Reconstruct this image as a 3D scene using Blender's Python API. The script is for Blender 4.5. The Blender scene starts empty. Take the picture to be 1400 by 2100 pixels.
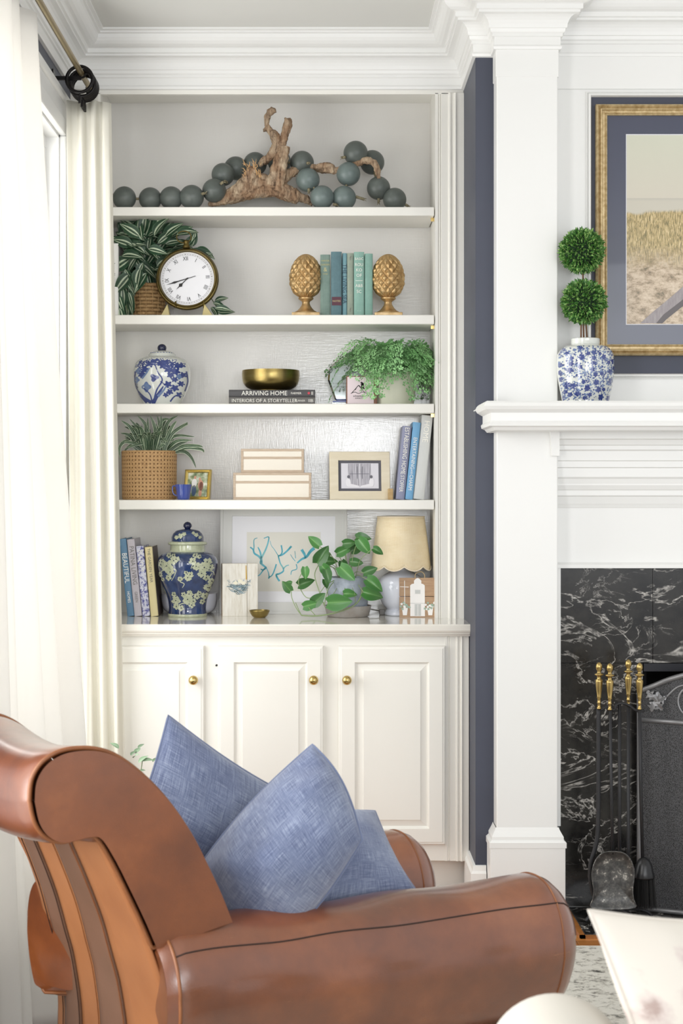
import bpy, bmesh, math, random
from mathutils import Vector, Matrix, noise
random.seed(7)
PI = math.pi
sin, cos = math.sin, math.cos
sc = bpy.context.scene
COL = sc.collection

# ---------------------------------------------------------------- camera
HC, VX, VY, F = 1.37, 660.0, 1000.0, 3400.0
cam = bpy.data.cameras.new('camera'); co = bpy.data.objects.new('camera', cam); COL.objects.link(co)
co.location = (0, 0, HC); co.rotation_euler = (PI/2, 0, 0)
cam.sensor_fit = 'VERTICAL'; cam.sensor_height = 36.0; cam.sensor_width = 24.0
cam.lens = 36.0*F/2100
cam.shift_x = (700-VX)/2100; cam.shift_y = -(1050-VY)/2100
cam.clip_start = 0.05
cam.dof.use_dof = True; cam.dof.focus_distance = 5.6; cam.dof.aperture_fstop = 11.0
sc.camera = co

# ---------------------------------------------------------------- world, lights, exposure
w = bpy.data.worlds.new('sky'); sc.world = w; w.use_nodes = True
w.node_tree.nodes['Background'].inputs[0].default_value = (.98, 0.99, 1.0, 1)
w.node_tree.nodes['Background'].inputs[1].default_value = 0.72
def area(name, loc, rot, sx, sy, power, col=(1, 1, 1)):
    l = bpy.data.lights.new(name, 'AREA'); l.shape = 'RECTANGLE'; l.size = sx; l.size_y = sy
    l.energy = power; l.color = col
    o = bpy.data.objects.new(name, l); COL.objects.link(o); o.location = loc; o.rotation_euler = rot
    return o
area('daylight_from_left_window', (-1.35, 4.6, 1.65), (0, -PI/2, 0), 2.0, 1.7, 40, (1, .99, .96))
area('added_unseen_left_light', (-1.6, 2.1, 1.6), (0, -PI/2, 0), 2.2, 2.0, 80, (1, .99, .97))  # unseen light added on the left to give the chair leather its highlights
area('daylight_from_opposite_window', (.32, -1.6, 1.72), (PI/2, 0, 0), .9, .8, 36, (.95, .975, 1))
area('added_room_fill', (2.2, -1.4, 2.0), (PI/2, 0, .32), 2.2, 2.0, 44, (.95, .975, 1))  # soft fill added out of view, behind and right of the camera
sc.view_settings.view_transform = 'Standard'; sc.view_settings.look = 'None'
sc.view_settings.gamma = 1.0; sc.view_settings.use_curve_mapping = False
sc.view_settings.exposure = 0.32

# ---------------------------------------------------------------- helpers
def P(px, py, Y): return Vector(((px-VX)*Y/F, Y, HC-(py-VY)*Y/F))
def X_(px, Y): return (px-VX)*Y/F
def Z_(py, Y): return HC-(py-VY)*Y/F
def lin(c): c /= 255; return c/12.92 if c <= .04045 else ((c+.055)/1.055)**2.4
def rgb(h): h = h.lstrip('#'); return tuple(lin(int(h[i:i+2], 16)) for i in (0, 2, 4))+(1,)

def nmat(name):
    m = bpy.data.materials.new(name); m.use_nodes = True
    nt = m.node_tree; return m, nt, nt.nodes['Principled BSDF']
def N(nt, typ, **kw):
    n = nt.nodes.new(typ)
    for k, v in kw.items():
        if k.startswith('i_'): n.inputs[k[2:].replace('_', ' ')].default_value = v
        elif k.startswith('n'): n.inputs[int(k[1:])].default_value = v
        else: setattr(n, k, v)
    return n
def L(nt, a, b): nt.links.new(a, b)
def ramp(nt, fac, stops, interp='LINEAR'):
    r = nt.nodes.new('ShaderNodeValToRGB'); r.color_ramp.interpolation = interp
    e = r.color_ramp.elements
    while len(e) < len(stops): e.new(.5)
    for x, (p, c) in zip(e, stops): x.position = p; x.color = rgb(c) if isinstance(c, str) else (c, c, c, 1)
    L(nt, fac, r.inputs[0]); return r.outputs[0]
def coords(nt, scale=(1, 1, 1), kind='Object', rot=(0, 0, 0)):
    t = nt.nodes.new('ShaderNodeTexCoord'); mp = nt.nodes.new('ShaderNodeMapping')
    mp.inputs['Scale'].default_value = scale; mp.inputs['Rotation'].default_value = rot
    L(nt, t.outputs[kind], mp.inputs[0]); return mp.outputs[0]
def noisetex(nt, vec, scale, detail=4, rough=.5, dist=0):
    n = nt.nodes.new('ShaderNodeTexNoise'); n.inputs['Scale'].default_value = scale
    n.inputs['Detail'].default_value = detail; n.inputs['Roughness'].default_value = rough
    n.inputs['Distortion'].default_value = dist
    if vec is not None: L(nt, vec, n.inputs['Vector'])
    return n.outputs['Fac']
def bump(nt, b, h, strength=.3, dist=.002):
    n = nt.nodes.new('ShaderNodeBump'); n.inputs['Strength'].default_value = strength
    n.inputs['Distance'].default_value = dist; L(nt, h, n.inputs['Height']); L(nt, n.outputs[0], b.inputs['Normal'])
def plain(name, col, rough=.5, metal=0, coat=0, spec=None, var=None, vscale=30, vstretch=(1, 1, 1), bmp=0, bscale=200, kind='Object'):
    m, nt, b = nmat(name)
    b.inputs['Base Color'].default_value = rgb(col); b.inputs['Roughness'].default_value = rough
    b.inputs['Metallic'].default_value = metal; b.inputs['Coat Weight'].default_value = coat
    if spec is not None: b.inputs['Specular IOR Level'].default_value = spec
    if var:
        f = noisetex(nt, coords(nt, vstretch, kind), vscale, 5, .6)
        L(nt, ramp(nt, f, [(.3, col), (.7, var)]), b.inputs['Base Color'])
    if bmp: bump(nt, b, noisetex(nt, coords(nt, vstretch, kind), bscale, 3), bmp)
    return m
def glow_free_translucent(name, col, mixf=.5, kind='Object'):
    m = bpy.data.materials.new(name); m.use_nodes = True; nt = m.node_tree; nt.nodes.clear()
    o = nt.nodes.new('ShaderNodeOutputMaterial'); d = nt.nodes.new('ShaderNodeBsdfDiffuse'); t = nt.nodes.new('ShaderNodeBsdfTranslucent')
    x = nt.nodes.new('ShaderNodeMixShader'); x.inputs[0].default_value = mixf
    d.inputs[0].default_value = rgb(col); t.inputs[0].default_value = rgb(col)
    L(nt, d.outputs[0], x.inputs[1]); L(nt, t.outputs[0], x.inputs[2]); L(nt, x.outputs[0], o.inputs[0]); return m

BASE = {}
class G:
    def __init__(s): s.v = []; s.f = []; s.uv = None
    def add(s, vs, fs):
        o = len(s.v); s.v += [Vector(v) for v in vs]; s.f += [tuple(i+o for i in f) for f in fs]
    def box(s, x0, x1, y0, y1, z0, z1, M=None):
        vs = [Vector((x, y, z)) for z in (z0, z1) for y in (y0, y1) for x in (x0, x1)]
        if M: vs = [M @ v for v in vs]
        s.add(vs, [(0, 2, 3, 1), (4, 5, 7, 6), (0, 1, 5, 4), (2, 6, 7, 3), (0, 4, 6, 2), (1, 3, 7, 5)]); return s
    def lathe(s, c, prof, n=48, M=None, cap=True):
        c = Vector(c); k = len(prof); vs = []
        for r, z in prof:
            for i in range(n):
                a = 2*PI*i/n; p = Vector((r*cos(a), r*sin(a), z)); vs.append(c+(M @ p if M else p))
        fs = [(j*n+i, j*n+(i+1) % n, (j+1)*n+(i+1) % n, (j+1)*n+i) for j in range(k-1) for i in range(n)]
        if cap:
            fs.append(tuple(range(n-1, -1, -1))); fs.append(tuple((k-1)*n+i for i in range(n)))
        s.add(vs, fs); return s
    def tube(s, pts, r, n=8, cap=True, closed=False, flat=1.0):
        pts = [Vector(p) for p in pts]; m = len(pts); rr = r if isinstance(r, (list, tuple)) else [r]*m
        vs = []; up = None
        for i, p in enumerate(pts):
            if closed: t = pts[(i+1) % m]-pts[i-1]
            else: t = pts[min(i+1, m-1)]-pts[max(i-1, 0)]
            t.normalize()
            if up is None: up = Vector((0, 0, 1)) if abs(t.z) < .9 else Vector((0, 1, 0))
            a = t.cross(up)
            if a.length < 1e-5: a = t.orthogonal()
            a.normalize(); b = a.cross(t).normalized(); up = b
            for k in range(n):
                q = 2*PI*k/n; vs.append(p+(a*cos(q)+b*sin(q)*flat)*rr[i])
        fs = [(j*n+k, j*n+(k+1) % n, ((j+1) % m)*n+(k+1) % n, ((j+1) % m)*n+k) for j in range(m if closed else m-1) for k in range(n)]
        if cap and not closed: fs.append(tuple(range(n-1, -1, -1))); fs.append(tuple((m-1)*n+k for k in range(n)))
        s.add(vs, fs); return s
    def sphere(s, c, r, n=24, m=12, sz=1.0):
        prof = [(max(r*sin(PI*j/m), r*1e-3), -r*sz*cos(PI*j/m)) for j in range(m+1)]
        return s.lathe(c, prof, n)
    def prism(s, poly, y0, y1):           # polygon of (x,z), extruded in y
        n = len(poly); vs = [Vector((x, y0, z)) for x, z in poly]+[Vector((x, y1, z)) for x, z in poly]
        s.add(vs, [tuple(range(n)), tuple(range(2*n-1, n-1, -1))]+[(i, i+n, (i+1) % n+n, (i+1) % n) for i in range(n)]); return s
    def poly(s, pts): s.add(pts, [tuple(range(len(pts)))]); return s
    def build(s, name, mat, parent=None, smooth=False, bevel=0, kind=None, label=None, world=True, uv=None, segs=2, ang=.6):
        b = BASE.get(parent, Vector()) if (parent and world) else Vector()
        me = bpy.data.meshes.new(name); me.from_pydata([v-b for v in s.v], [], s.f); me.update()
        if mat: me.materials.append(mat)
        if uv:
            lay = me.uv_layers.new(name='UVMap')
            for lp in me.loops: lay.data[lp.index].uv = uv[lp.vertex_index]
        if smooth:
            me.polygons.foreach_set('use_smooth', [True]*len(me.polygons))
            if smooth == 'auto': me.set_sharp_from_angle(angle=ang)
        o = bpy.data.objects.new(name, me); COL.objects.link(o)
        if parent: o.parent = parent; BASE[o] = BASE.get(parent, Vector()) if world else Vector()
        if bevel:
            md = o.modifiers.new('bevel', 'BEVEL'); md.width = bevel; md.segments = segs; md.limit_method = 'ANGLE'; md.angle_limit = .6
        if kind: o['kind'] = kind
        if label: o['label'] = label
        return o
def thing(name, label, cat, loc=(0, 0, 0), group=None):
    o = bpy.data.objects.new(name, None); COL.objects.link(o); o.location = loc; o.empty_display_size = .02
    BASE[o] = Vector(loc); return tag(o, label, cat, group)
def tag(o, label, cat, group=None):
    o['label'] = label; o['category'] = cat
    if group: o['group'] = group
    return o
def struct(o): o['kind'] = 'structure'; return o
def inst(name, me, parent, M):
    o = bpy.data.objects.new(name, me); COL.objects.link(o); o.parent = parent
    b = BASE.get(parent, Vector()); o.matrix_local = Matrix.Translation(-b) @ M; return o
def text(s, size, mat, parent, M, name='lettering', ext=.0002, align='CENTER', sx=1.0, bold=0):
    cu = bpy.data.curves.new('t', 'FONT'); cu.body = s; cu.size = size; cu.extrude = ext; cu.align_x = align; cu.align_y = 'CENTER'
    cu.resolution_u = 2; cu.offset = bold
    o = bpy.data.objects.new('t', cu); COL.objects.link(o)
    dg = bpy.context.evaluated_depsgraph_get(); me = bpy.data.meshes.new_from_object(o.evaluated_get(dg))
    bpy.data.objects.remove(o); bpy.data.curves.remove(cu)
    me.transform(Matrix.Diagonal((sx, 1, 1, 1))); me.materials.clear(); me.materials.append(mat); me.name = name
    return inst(name, me, parent, M)
def frameM(o, x, y):                       # matrix from origin, x axis and y axis
    x = Vector(x).normalized(); y = Vector(y); z = x.cross(y).normalized(); y = z.cross(x)
    return Matrix.Translation(Vector(o)) @ Matrix((x, y, z)).transposed().to_4x4()
def catmull(pts, k=6, closed=False):
    pts = [Vector(p) for p in pts]; n = len(pts); out = []
    for i in range(n if closed else n-1):
        p0 = pts[i-1] if (i or closed) else pts[0]; p1 = pts[i]; p2 = pts[(i+1) % n]
        p3 = pts[(i+2) % n] if (i+2 < n or closed) else pts[-1]
        for j in range(k):
            t = j/k; out.append(.5*((2*p1)+(p2-p0)*t+(2*p0-5*p1+4*p2-p3)*t*t+(3*p1-p0-3*p2+p3)*t**3))
    if not closed: out.append(pts[-1])
    return out

# ---------------------------------------------------------------- paints
WHITE = plain('white_trim_paint', '#eeeeec', .38, bmp=.05, bscale=30)
CREAM = plain('cream_cabinet_paint', '#efede6', .42, bmp=.05, bscale=30)
NAVY = plain('navy_wall_paint', '#3d4150', .5, var='#424656', vscale=3)
CEIL = plain('ceiling_paint', '#e3e3df', .8)
BRASS = plain('brass', '#cdb274', .2, 1.0)
BLACKM = plain('black_iron', '#353537', .5, .5, bmp=.3, bscale=120)
m, nt, b = nmat('glossy_alcove_paint')     # glossy paint brushed over a linen paper
b.inputs['Base Color'].default_value = rgb('#e2e0dc'); b.inputs['Roughness'].default_value = .17
b.inputs['Specular IOR Level'].default_value = .9
f1 = noisetex(nt, coords(nt, (1, 1, .12)), 260, 3); f2 = noisetex(nt, coords(nt, (.1, 1, 1)), 200, 3)
ad = N(nt, 'ShaderNodeMath', operation='ADD'); L(nt, f1, ad.inputs[0]); L(nt, f2, ad.inputs[1]); bump(nt, b, ad.outputs[0], .16, .0015)
ALCOVE = m

# ================================================================ ROOM SHELL
ZC = 2.945
XL, XR = -.879, 2.6
def wallbox(name, *a, mat=WHITE): return struct(G().box(*a).build(name, mat))
fl = struct(G().box(XL-.1, XR, -1.5, 6.3, -.08, -.012).build('floor', plain('subfloor', '#6b4526', .6)))
WOODS = [plain('oak_board_%s' % k, c, .3, var=v, vscale=9, vstretch=(1, 14, 1)) for k, c, v in
         (('honey', '#a8682f', '#c98745'), ('amber', '#93561f', '#b87636'), ('tawny', '#b5763a', '#8a5527'))]
rb = random.Random(3)
y = 4.62
while y < 5.12:
    x = XL+rb.uniform(-.3, 0)
    while x < XR-.1:
        ln = rb.uniform(.5, 1.1); x1 = min(x+ln, XR)
        G().box(max(x, XL)+.0006, x1-.0006, y+.0006, y+.0564, -.012, 0).build('floor_board', WOODS[rb.randrange(3)], fl, bevel=.001)
        x = x1
    y += .057
G().box(XL, .79, 5.13, 5.6, -.012, -.0005).build('floor_board', WOODS[1], fl)
ce = wallbox('ceiling', XL-.1, XR, -.4, 6.3, ZC, ZC+.06, mat=CEIL)
# left wall around a window
WY0, WY1, WZ0, WZ1 = 3.75, 5.54, .42, 2.55
g = G(); g.box(XL-.12, XL, 3.2, WY0, 0, ZC); g.box(XL-.12, XL, .9, 3.2, 0, .45); g.box(XL-.12, XL, .9, 3.2, 2.6, ZC); g.box(XL-.12, XL, .6, .9, 0, ZC); g.box(XL-.12, XL, WY1, 6.2, 0, ZC)  # out-of-view second opening added to let the extra left light in
g.box(XL-.12, XL, WY0, WY1, 0, WZ0); g.box(XL-.12, XL, WY0, WY1, WZ1, ZC)
struct(g.build('wall_left', NAVY))
wallbox('wall_back', XL-.1, .50, 6.12, 6.2, 0, ZC)
# chimney breast
g = G(); g.box(.496, .60, 5.36, 6.2, 0, ZC); struct(g.build('wall_right', NAVY))
g = G(); g.box(.60, 1.04, 5.40, 6.2, 0, ZC); g.box(1.04, 1.95, 5.40, 6.2, .80, ZC); g.box(1.95, XR, 5.40, 6.2, 0, ZC)
struct(g.build('wall_chimney_breast', WHITE))

# window in the left wall
wn = thing('window_1', 'white painted sash window in the left wall, bright daylight behind', 'window', (XL, 4.6, WZ0)); wn['kind'] = 'structure'
def yzframe(x0, x1, y0, y1, z0, z1, wd, name, mat, parent, bev=.003):
    for a in ((y0, y1, z1-wd, z1), (y0, y1, z0, z0+wd), (y0, y0+wd, z0+wd, z1-wd), (y1-wd, y1, z0+wd, z1-wd)):
        G().box(x0, x1, *a).build(name, mat, parent, bevel=bev)
for k, (dx, ex) in enumerate(((.018, .11), (.026, .05))):
    yzframe(XL, XL+dx, WY0-ex, WY1+ex, WZ0-ex, WZ1+ex, ex+.004*k, 'casing', WHITE, wn, .006)
yzframe(XL, XL+.030, WY0-.135, WY1+.135, WZ0-.135, WZ1+.135, .03, 'back_band', WHITE, wn, .008)
ym = (WY0+WY1)/2
yzframe(XL-.09, XL-.04, WY0, ym+.02, WZ0, WZ1, .05, 'sash', WHITE, wn); yzframe(XL-.09, XL-.04, ym-.02, WY1, WZ0, WZ1, .05, 'sash', WHITE, wn)
for a in ((WY0, WY1, WZ1-.012, WZ1+.001), (WY0, WY1, WZ0-.001, WZ0+.012), (WY0-.001, WY0+.012, WZ0, WZ1), (WY1-.012, WY1+.001, WZ0, WZ1)): G().box(XL-.13, XL+.002, *a).build('jamb', WHITE, wn)
G().box(XL-.095, XL-.03, WY0, WY1, 1.50, 1.55).build('meeting_rail', WHITE, wn, bevel=.003)
G().box(XL-.03, XL-.012, 5.16, 5.22, 1.55, 1.575).build('latch', BRASS, wn, bevel=.003, label='small brass sash latch')
m = bpy.data.materials.new('window_glass'); m.use_nodes = True; nt = m.node_tree; nt.nodes.clear()
o_ = nt.nodes.new('ShaderNodeOutputMaterial'); t_ = nt.nodes.new('ShaderNodeBsdfTransparent'); g_ = nt.nodes.new('ShaderNodeBsdfGlossy'); x_ = nt.nodes.new('ShaderNodeMixShader')
g_.inputs['Roughness'].default_value = .02; x_.inputs[0].default_value = .06
L(nt, t_.outputs[0], x_.inputs[1]); L(nt, g_.outputs[0], x_.inputs[2]); L(nt, x_.outputs[0], o_.inputs[0]); GLASS = m
for a, c in ((WY0+.05, ym-.03), (ym+.03, WY1-.05)):
    G().box(XL-.067, XL-.063, a, c, WZ0+.05, WZ1-.05).build('pane', GLASS, wn)

# crown moulding swept round the room, mitred
def sweep(name, path, prof, mat, parent=None, closed=False):      # path (x,y), prof (out, z); out is to the right-hand side of travel
    n = len(path); vs = []; k = len(prof)
    for i, p in enumerate(path):
        p = Vector(p)
        d0 = (p-Vector(path[i-1])).normalized() if i else None
        d1 = (Vector(path[i+1])-p).normalized() if i < n-1 else None
        d0 = d0 or d1; d1 = d1 or d0
        n0 = Vector((d0.y, -d0.x)); n1 = Vector((d1.y, -d1.x)); mt = (n0+n1).normalized(); mt = mt/max(mt.dot(n0), .2)
        for o, z in prof: vs.append((p.x+mt.x*o, p.y+mt.y*o, z))
    fs = [(i*k+j, i*k+j+1, (i+1)*k+j+1, (i+1)*k+j) for i in range(n-1) for j in range(k-1)]
    g = G(); g.add(vs, fs); g.add([vs[j] for j in range(k)], [tuple(range(k))]); g.add([vs[(n-1)*k+j] for j in range(k)], [tuple(range(k-1, -1, -1))])
    return g.build(name, mat, parent)
def arc(o0, z0, o1, z1, conc, k=5):
    out = []
    for i in range(k+1):
        a = PI/2*i/k
        out.append((o0+(o1-o0)*(1-cos(a)), z0+(z1-z0)*sin(a)) if conc else (o0+(o1-o0)*sin(a), z0+(z1-z0)*(1-cos(a))))
    return out
zb = 2.764
crown = [(0, zb-.004), (.010, zb-.002), (.012, zb+.006), (.008, zb+.012), (.008, zb+.036), (.014, zb+.038), (.014, zb+.046), (.020, zb+.050), (.022, zb+.060)]
crown += arc(.026, zb+.062, .055, zb+.100, True) + [(.062, zb+.101), (.062, zb+.108), (.070, zb+.110), (.070, zb+.124)]
crown += arc(.074, zb+.126, .112, zb+.164, False) + [(.120, zb+.166), (.120, zb+.172), (.131, zb+.174), (.131, ZC+.003), (0, ZC+.003)]
cpath = [(XL, .6), (XL, 5.80), (.496, 5.80), (.496, 5.36), (.555, 5.36), (.555, 5.27), (.749, 5.27), (.749, 5.36), (XR, 5.36)]
struct(sweep('trim_1', cpath, crown, WHITE))
# baseboards
bbp = [(0, 0), (.016, 0), (.016, .125), (.010, .133), (.008, .148), (0, .150)]
struct(sweep('baseboard_right', [(.496, 5.60), (.496, 5.36), (.53, 5.36)], bbp, WHITE))
struct(sweep('baseboard_left', [(XL, .6), (XL, 5.55)], bbp, WHITE))

# ================================================================ BUILT-IN CABINETRY
YF, YB = 5.80, 6.08
XI0, XI1 = -.775, .396
SH = [(2.353, .031), (1.975, .033), (1.664, .033), (1.327, .034)]
ZCT = .913
bc = thing('bookcase', 'tall cream painted built-in bookcase with four open shelves over the cupboards', 'bookcase', (-.2, YF, ZCT))
G().box(XI0-.02, XI1+.02, YB, YB+.02, ZCT, 2.80).build('back_panel', ALCOVE, bc)
G().box(XI0-.02, XI0, YF+.02, YB, ZCT, 2.80).build('side_panel', CREAM, bc)
G().box(XI1, XI1+.02, YF+.02, YB, ZCT, 2.80).build('side_panel', CREAM, bc)
G().box(XI0, XI1, YF+.02, YB, 2.78, 2.80).build('top_panel', CREAM, bc)
G().box(XL, .496, YF, YF+.02, 2.746, 2.80).build('top_rail', CREAM, bc, bevel=.002)
def fluted(x0, x1, z0, z1, yf, name, parent, flip=False):      # moulded upright board with beads and grooves
    xs = [0, 0, .10, .12, .16, .20, .22, .45, .46, .50, .54, .56, .64, .66, .69, .72, .74, 1, 1]
    ys = [.02, 0, 0, .004, 0, .004, 0, 0, -.003, -.006, -.006, -.002, -.002, -.007, -.009, -.009, -.004, -.004, .02]
    wd = x1-x0; g = G(); n = len(xs); vs = []
    for z in (z0, z1):
        for a, c in zip(xs, ys): vs.append((x1-a*wd if flip else x0+a*wd, yf+c, z))
    g.add(vs, [(i, i+1, i+1+n, i+n) for i in range(n-1)]); return g.build(name, CREAM, parent)
fluted(XI1, .496, ZCT, 2.75, YF, 'stile', bc)
fluted(XL, XI0, ZCT, 2.75, YF, 'stile', bc, True)
for zt, th in SH:
    G().box(XI0+.003, XI1-.003, YF+.006, YB-.004, zt-th, zt).build('shelf', CREAM, bc, bevel=.003)
for zt, th in SH[:3]:
    G().box(XI1-.012, XI1, YF+.05, YF+.062, zt-th-.012, zt-th).build('shelf_peg', BRASS, bc)

bcab = thing('base_cabinet', 'cream base cabinet with three raised panel doors and round brass knobs', 'cabinet', (-.2, 5.58, 0))
YD = 5.58
g = G(); g.box(XL+.002, .494, YD, YD+.02, .114, .872); g.box(XL+.002, .494, YD+.02, 6.1, .114, .86); g.box(XL+.002, .494, YD+.06, 6.1, 0, .114)
g.build('body', CREAM, bcab, bevel=.001)
fluted(.414, .4935, .114, .872, YD-.002, 'stile', bcab)
def rings(x0, x1, z0, z1, spec, name, mat, parent, smooth=False):     # nested rectangles (inset, y)
    g = G(); k = len(spec); vs = []
    for ins, yy in spec: vs += [(x0+ins, yy, z0+ins), (x1-ins, yy, z0+ins), (x1-ins, yy, z1-ins), (x0+ins, yy, z1-ins)]
    fs = [(j*4+i, j*4+(i+1) % 4, (j+1)*4+(i+1) % 4, (j+1)*4+i) for j in range(k-1) for i in range(4)]+[((k-1)*4, (k-1)*4+1, (k-1)*4+2, (k-1)*4+3)]
    g.add(vs, fs); return g.build(name, mat, parent)
KN = [(0.004, 0), (.0045, .010), (.006, .012), (.0125, .016), (.0158, .023), (.016, .028), (.0140, .036), (.009, .0405), (.001, .042)]
for a, c, kx in ((198, 418, 397), (446, 663, 643), (694, 913, 711)):
    x0, x1 = X_(a, 5.56), X_(c, 5.56); z0, z1 = Z_(1733, 5.56), Z_(1325, 5.56); y = 5.56
    d = rings(x0, x1, z0, z1, [(0, YD), (0, y+.006), (.003, y+.002), (.008, y+.0015), (.010, y), (.054, y), (.057, y+.003), (.058, y+.008), (.062, y+.010), (.082, y+.004), (.084, y+.001), (.088, y+.001)], 'door', CREAM, bcab)
    kb = G().lathe((X_(kx, 5.55), y, Z_(1394, 5.55)), KN, 32, Matrix.Rotation(PI/2, 3, 'X')).build('knob', BRASS, d, smooth=True)
for px, py in ((444, 1364), (909, 1364), (909, 1691)):
    p = P(px, py, 5.575); G().lathe(p, [(.0035, 0), (.0035, .012)], 10, Matrix.Rotation(PI/2, 3, 'X')).build('hinge_pin', BLACKM, bcab)
ct = G(); pr = [(5.555, .872), (5.553, .876), (5.548, .880), (5.548, .884), (5.543, .886), (5.540, .892), (5.540, .909), (5.543, .913), (6.08, .913), (6.08, .872)]
n = len(pr); xa, xb = XL+.001, .4955
ct.add([(xa, a, c) for a, c in pr]+[(xb, a, c) for a, c in pr], [(i, (i+1) % n, (i+1) % n+n, i+n) for i in range(n)]+[tuple(range(n-1, -1, -1)), tuple(range(n, 2*n))])
tag(ct.build('countertop', plain('glossy_cream_top', '#e9e5dc', .12, coat=.5)), 'glossy cream painted counter shelf running along the top of the base cabinet', 'countertop')

# ================================================================ FIREPLACE
fp = thing('fireplace_surround', 'white painted fireplace surround with square column, panelled overmantel and moulded shelf', 'fireplace', (1.3, 5.3, 0))
yc = 5.27
G().box(.555, .749, yc, 5.395, .285, 2.80).build('column', WHITE, fp, bevel=.003)
G().box(.552, .752, yc-.003, 5.39, Z_(158, yc), 2.77).build('capital', WHITE, fp, bevel=.002)
sweep('plinth_cap', [(.552, 5.40), (.552, yc), (.752, yc), (.752, 5.40)], [(0, .226), (.022, .228), (.022, .245), (.014, .252), (.014, .262), (.004, .280), (0, .29)], WHITE, fp)
G().box(.533, .771, 5.25, 5.40, 0, .228).build('plinth', WHITE, fp, bevel=.002)
# mantel shelf, return on the left end
mp = [(0, 1.546), (.012, 1.547), (.020, 1.556), (.030, 1.560), (.032, 1.570), (.026, 1.576), (.026, 1.600), (.034, 1.604), (.044, 1.610), (.050, 1.620), (.046, 1.630), (.040, 1.636), (-.05, 1.636)]
mpath = [(.545, 5.42), (.545, 5.118), (XR, 5.118)]
sweep('mantel_shelf_moulding', mpath, mp, WHITE, fp)
G().box(.545, XR, 5.118, 5.40, 1.547, 1.636).build('mantel_shelf', WHITE, fp)
G().prism([(.752, Z_(882, yc)), (.722, Z_(882, yc)), (.722+.006, Z_(935, yc)), (.752, Z_(935, yc))], yc-.02, yc+.05).build('corbel', WHITE, fp)
# moulded entablature under the shelf (right of the column)
ys_ = [882, 900, 902, 912, 914, 922, 925, 944, 946, 958, 960, 978, 982, 992, 995, 1003, 1006, 1016, 1019, 1033, 1036, 1042]
out = [.130, .130, .112, .106, .098, .098, .086, .086, .078, .078, .066, .066, .056, .050, .050, .040, .034, .034, .024, .014, .010, .004]
ent = [(0, Z_(1042, 5.33))]+[(o*.62, Z_(yy, 5.29)) for yy, o in reversed(list(zip(ys_, out)))]+[(0, 1.55)]
sweep('entablature', [(.749, 5.345), (XR, 5.345)], ent, WHITE, fp)
G().box(.749, XR, 5.345, 5.40, Z_(1156, 5.34), 1.56).build('frieze', WHITE, fp)
sweep('slip_moulding', [(.752, 5.345), (XR, 5.345)], [(0, Z_(1165, 5.34)), (.012, Z_(1165, 5.34)), (.012, Z_(1158, 5.34)), (.004, Z_(1155, 5.34)), (0, Z_(1153, 5.34))], WHITE, fp)
G().box(.749, X_(1147.5, 5.36), 5.34, 5.40, .28, 1.12).build('slip', WHITE, fp)
# overmantel panel: frieze board, rail, moulded frame, navy field
G().box(.749, XR, 5.352, 5.40, Z_(182, 5.35), 2.763).build('frieze_board', WHITE, fp, bevel=.002)
G().box(.749, XR, 5.36, 5.40, 1.63, Z_(182, 5.35)).build('overmantel_panel', WHITE, fp)
x0, z1, z0 = X_(1203, 5.34), Z_(186, 5.34), Z_(776, 5.34); xe = 2.05
def xzframe(x0, x1, z0, z1, spec, name, mat, parent):    # mitred picture-frame moulding, spec (inset, y)
    g = G(); k = len(spec); vs = []
    for ins, yy in spec: vs += [(x0+ins, yy, z0+ins), (x1-ins, yy, z0+ins), (x1-ins, yy, z1-ins), (x0+ins, yy, z1-ins)]
    g.add(vs, [(j*4+i, j*4+(i+1) % 4, (j+1)*4+(i+1) % 4, (j+1)*4+i) for j in range(k-1) for i in range(4)]); return g.build(name, mat, parent)
xzframe(x0, xe, z0, z1, [(0, 5.36), (0, 5.352), (.003, 5.350), (.005, 5.354), (.007, 5.346), (.013, 5.344), (.016, 5.352), (.017, 5.359)], 'panel_moulding', WHITE, fp)
G().box(x0+.016, xe-.016, 5.3585, 5.37, z0+.016, z1-.016).build('panel_field', NAVY, fp, label='navy painted field')

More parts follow.
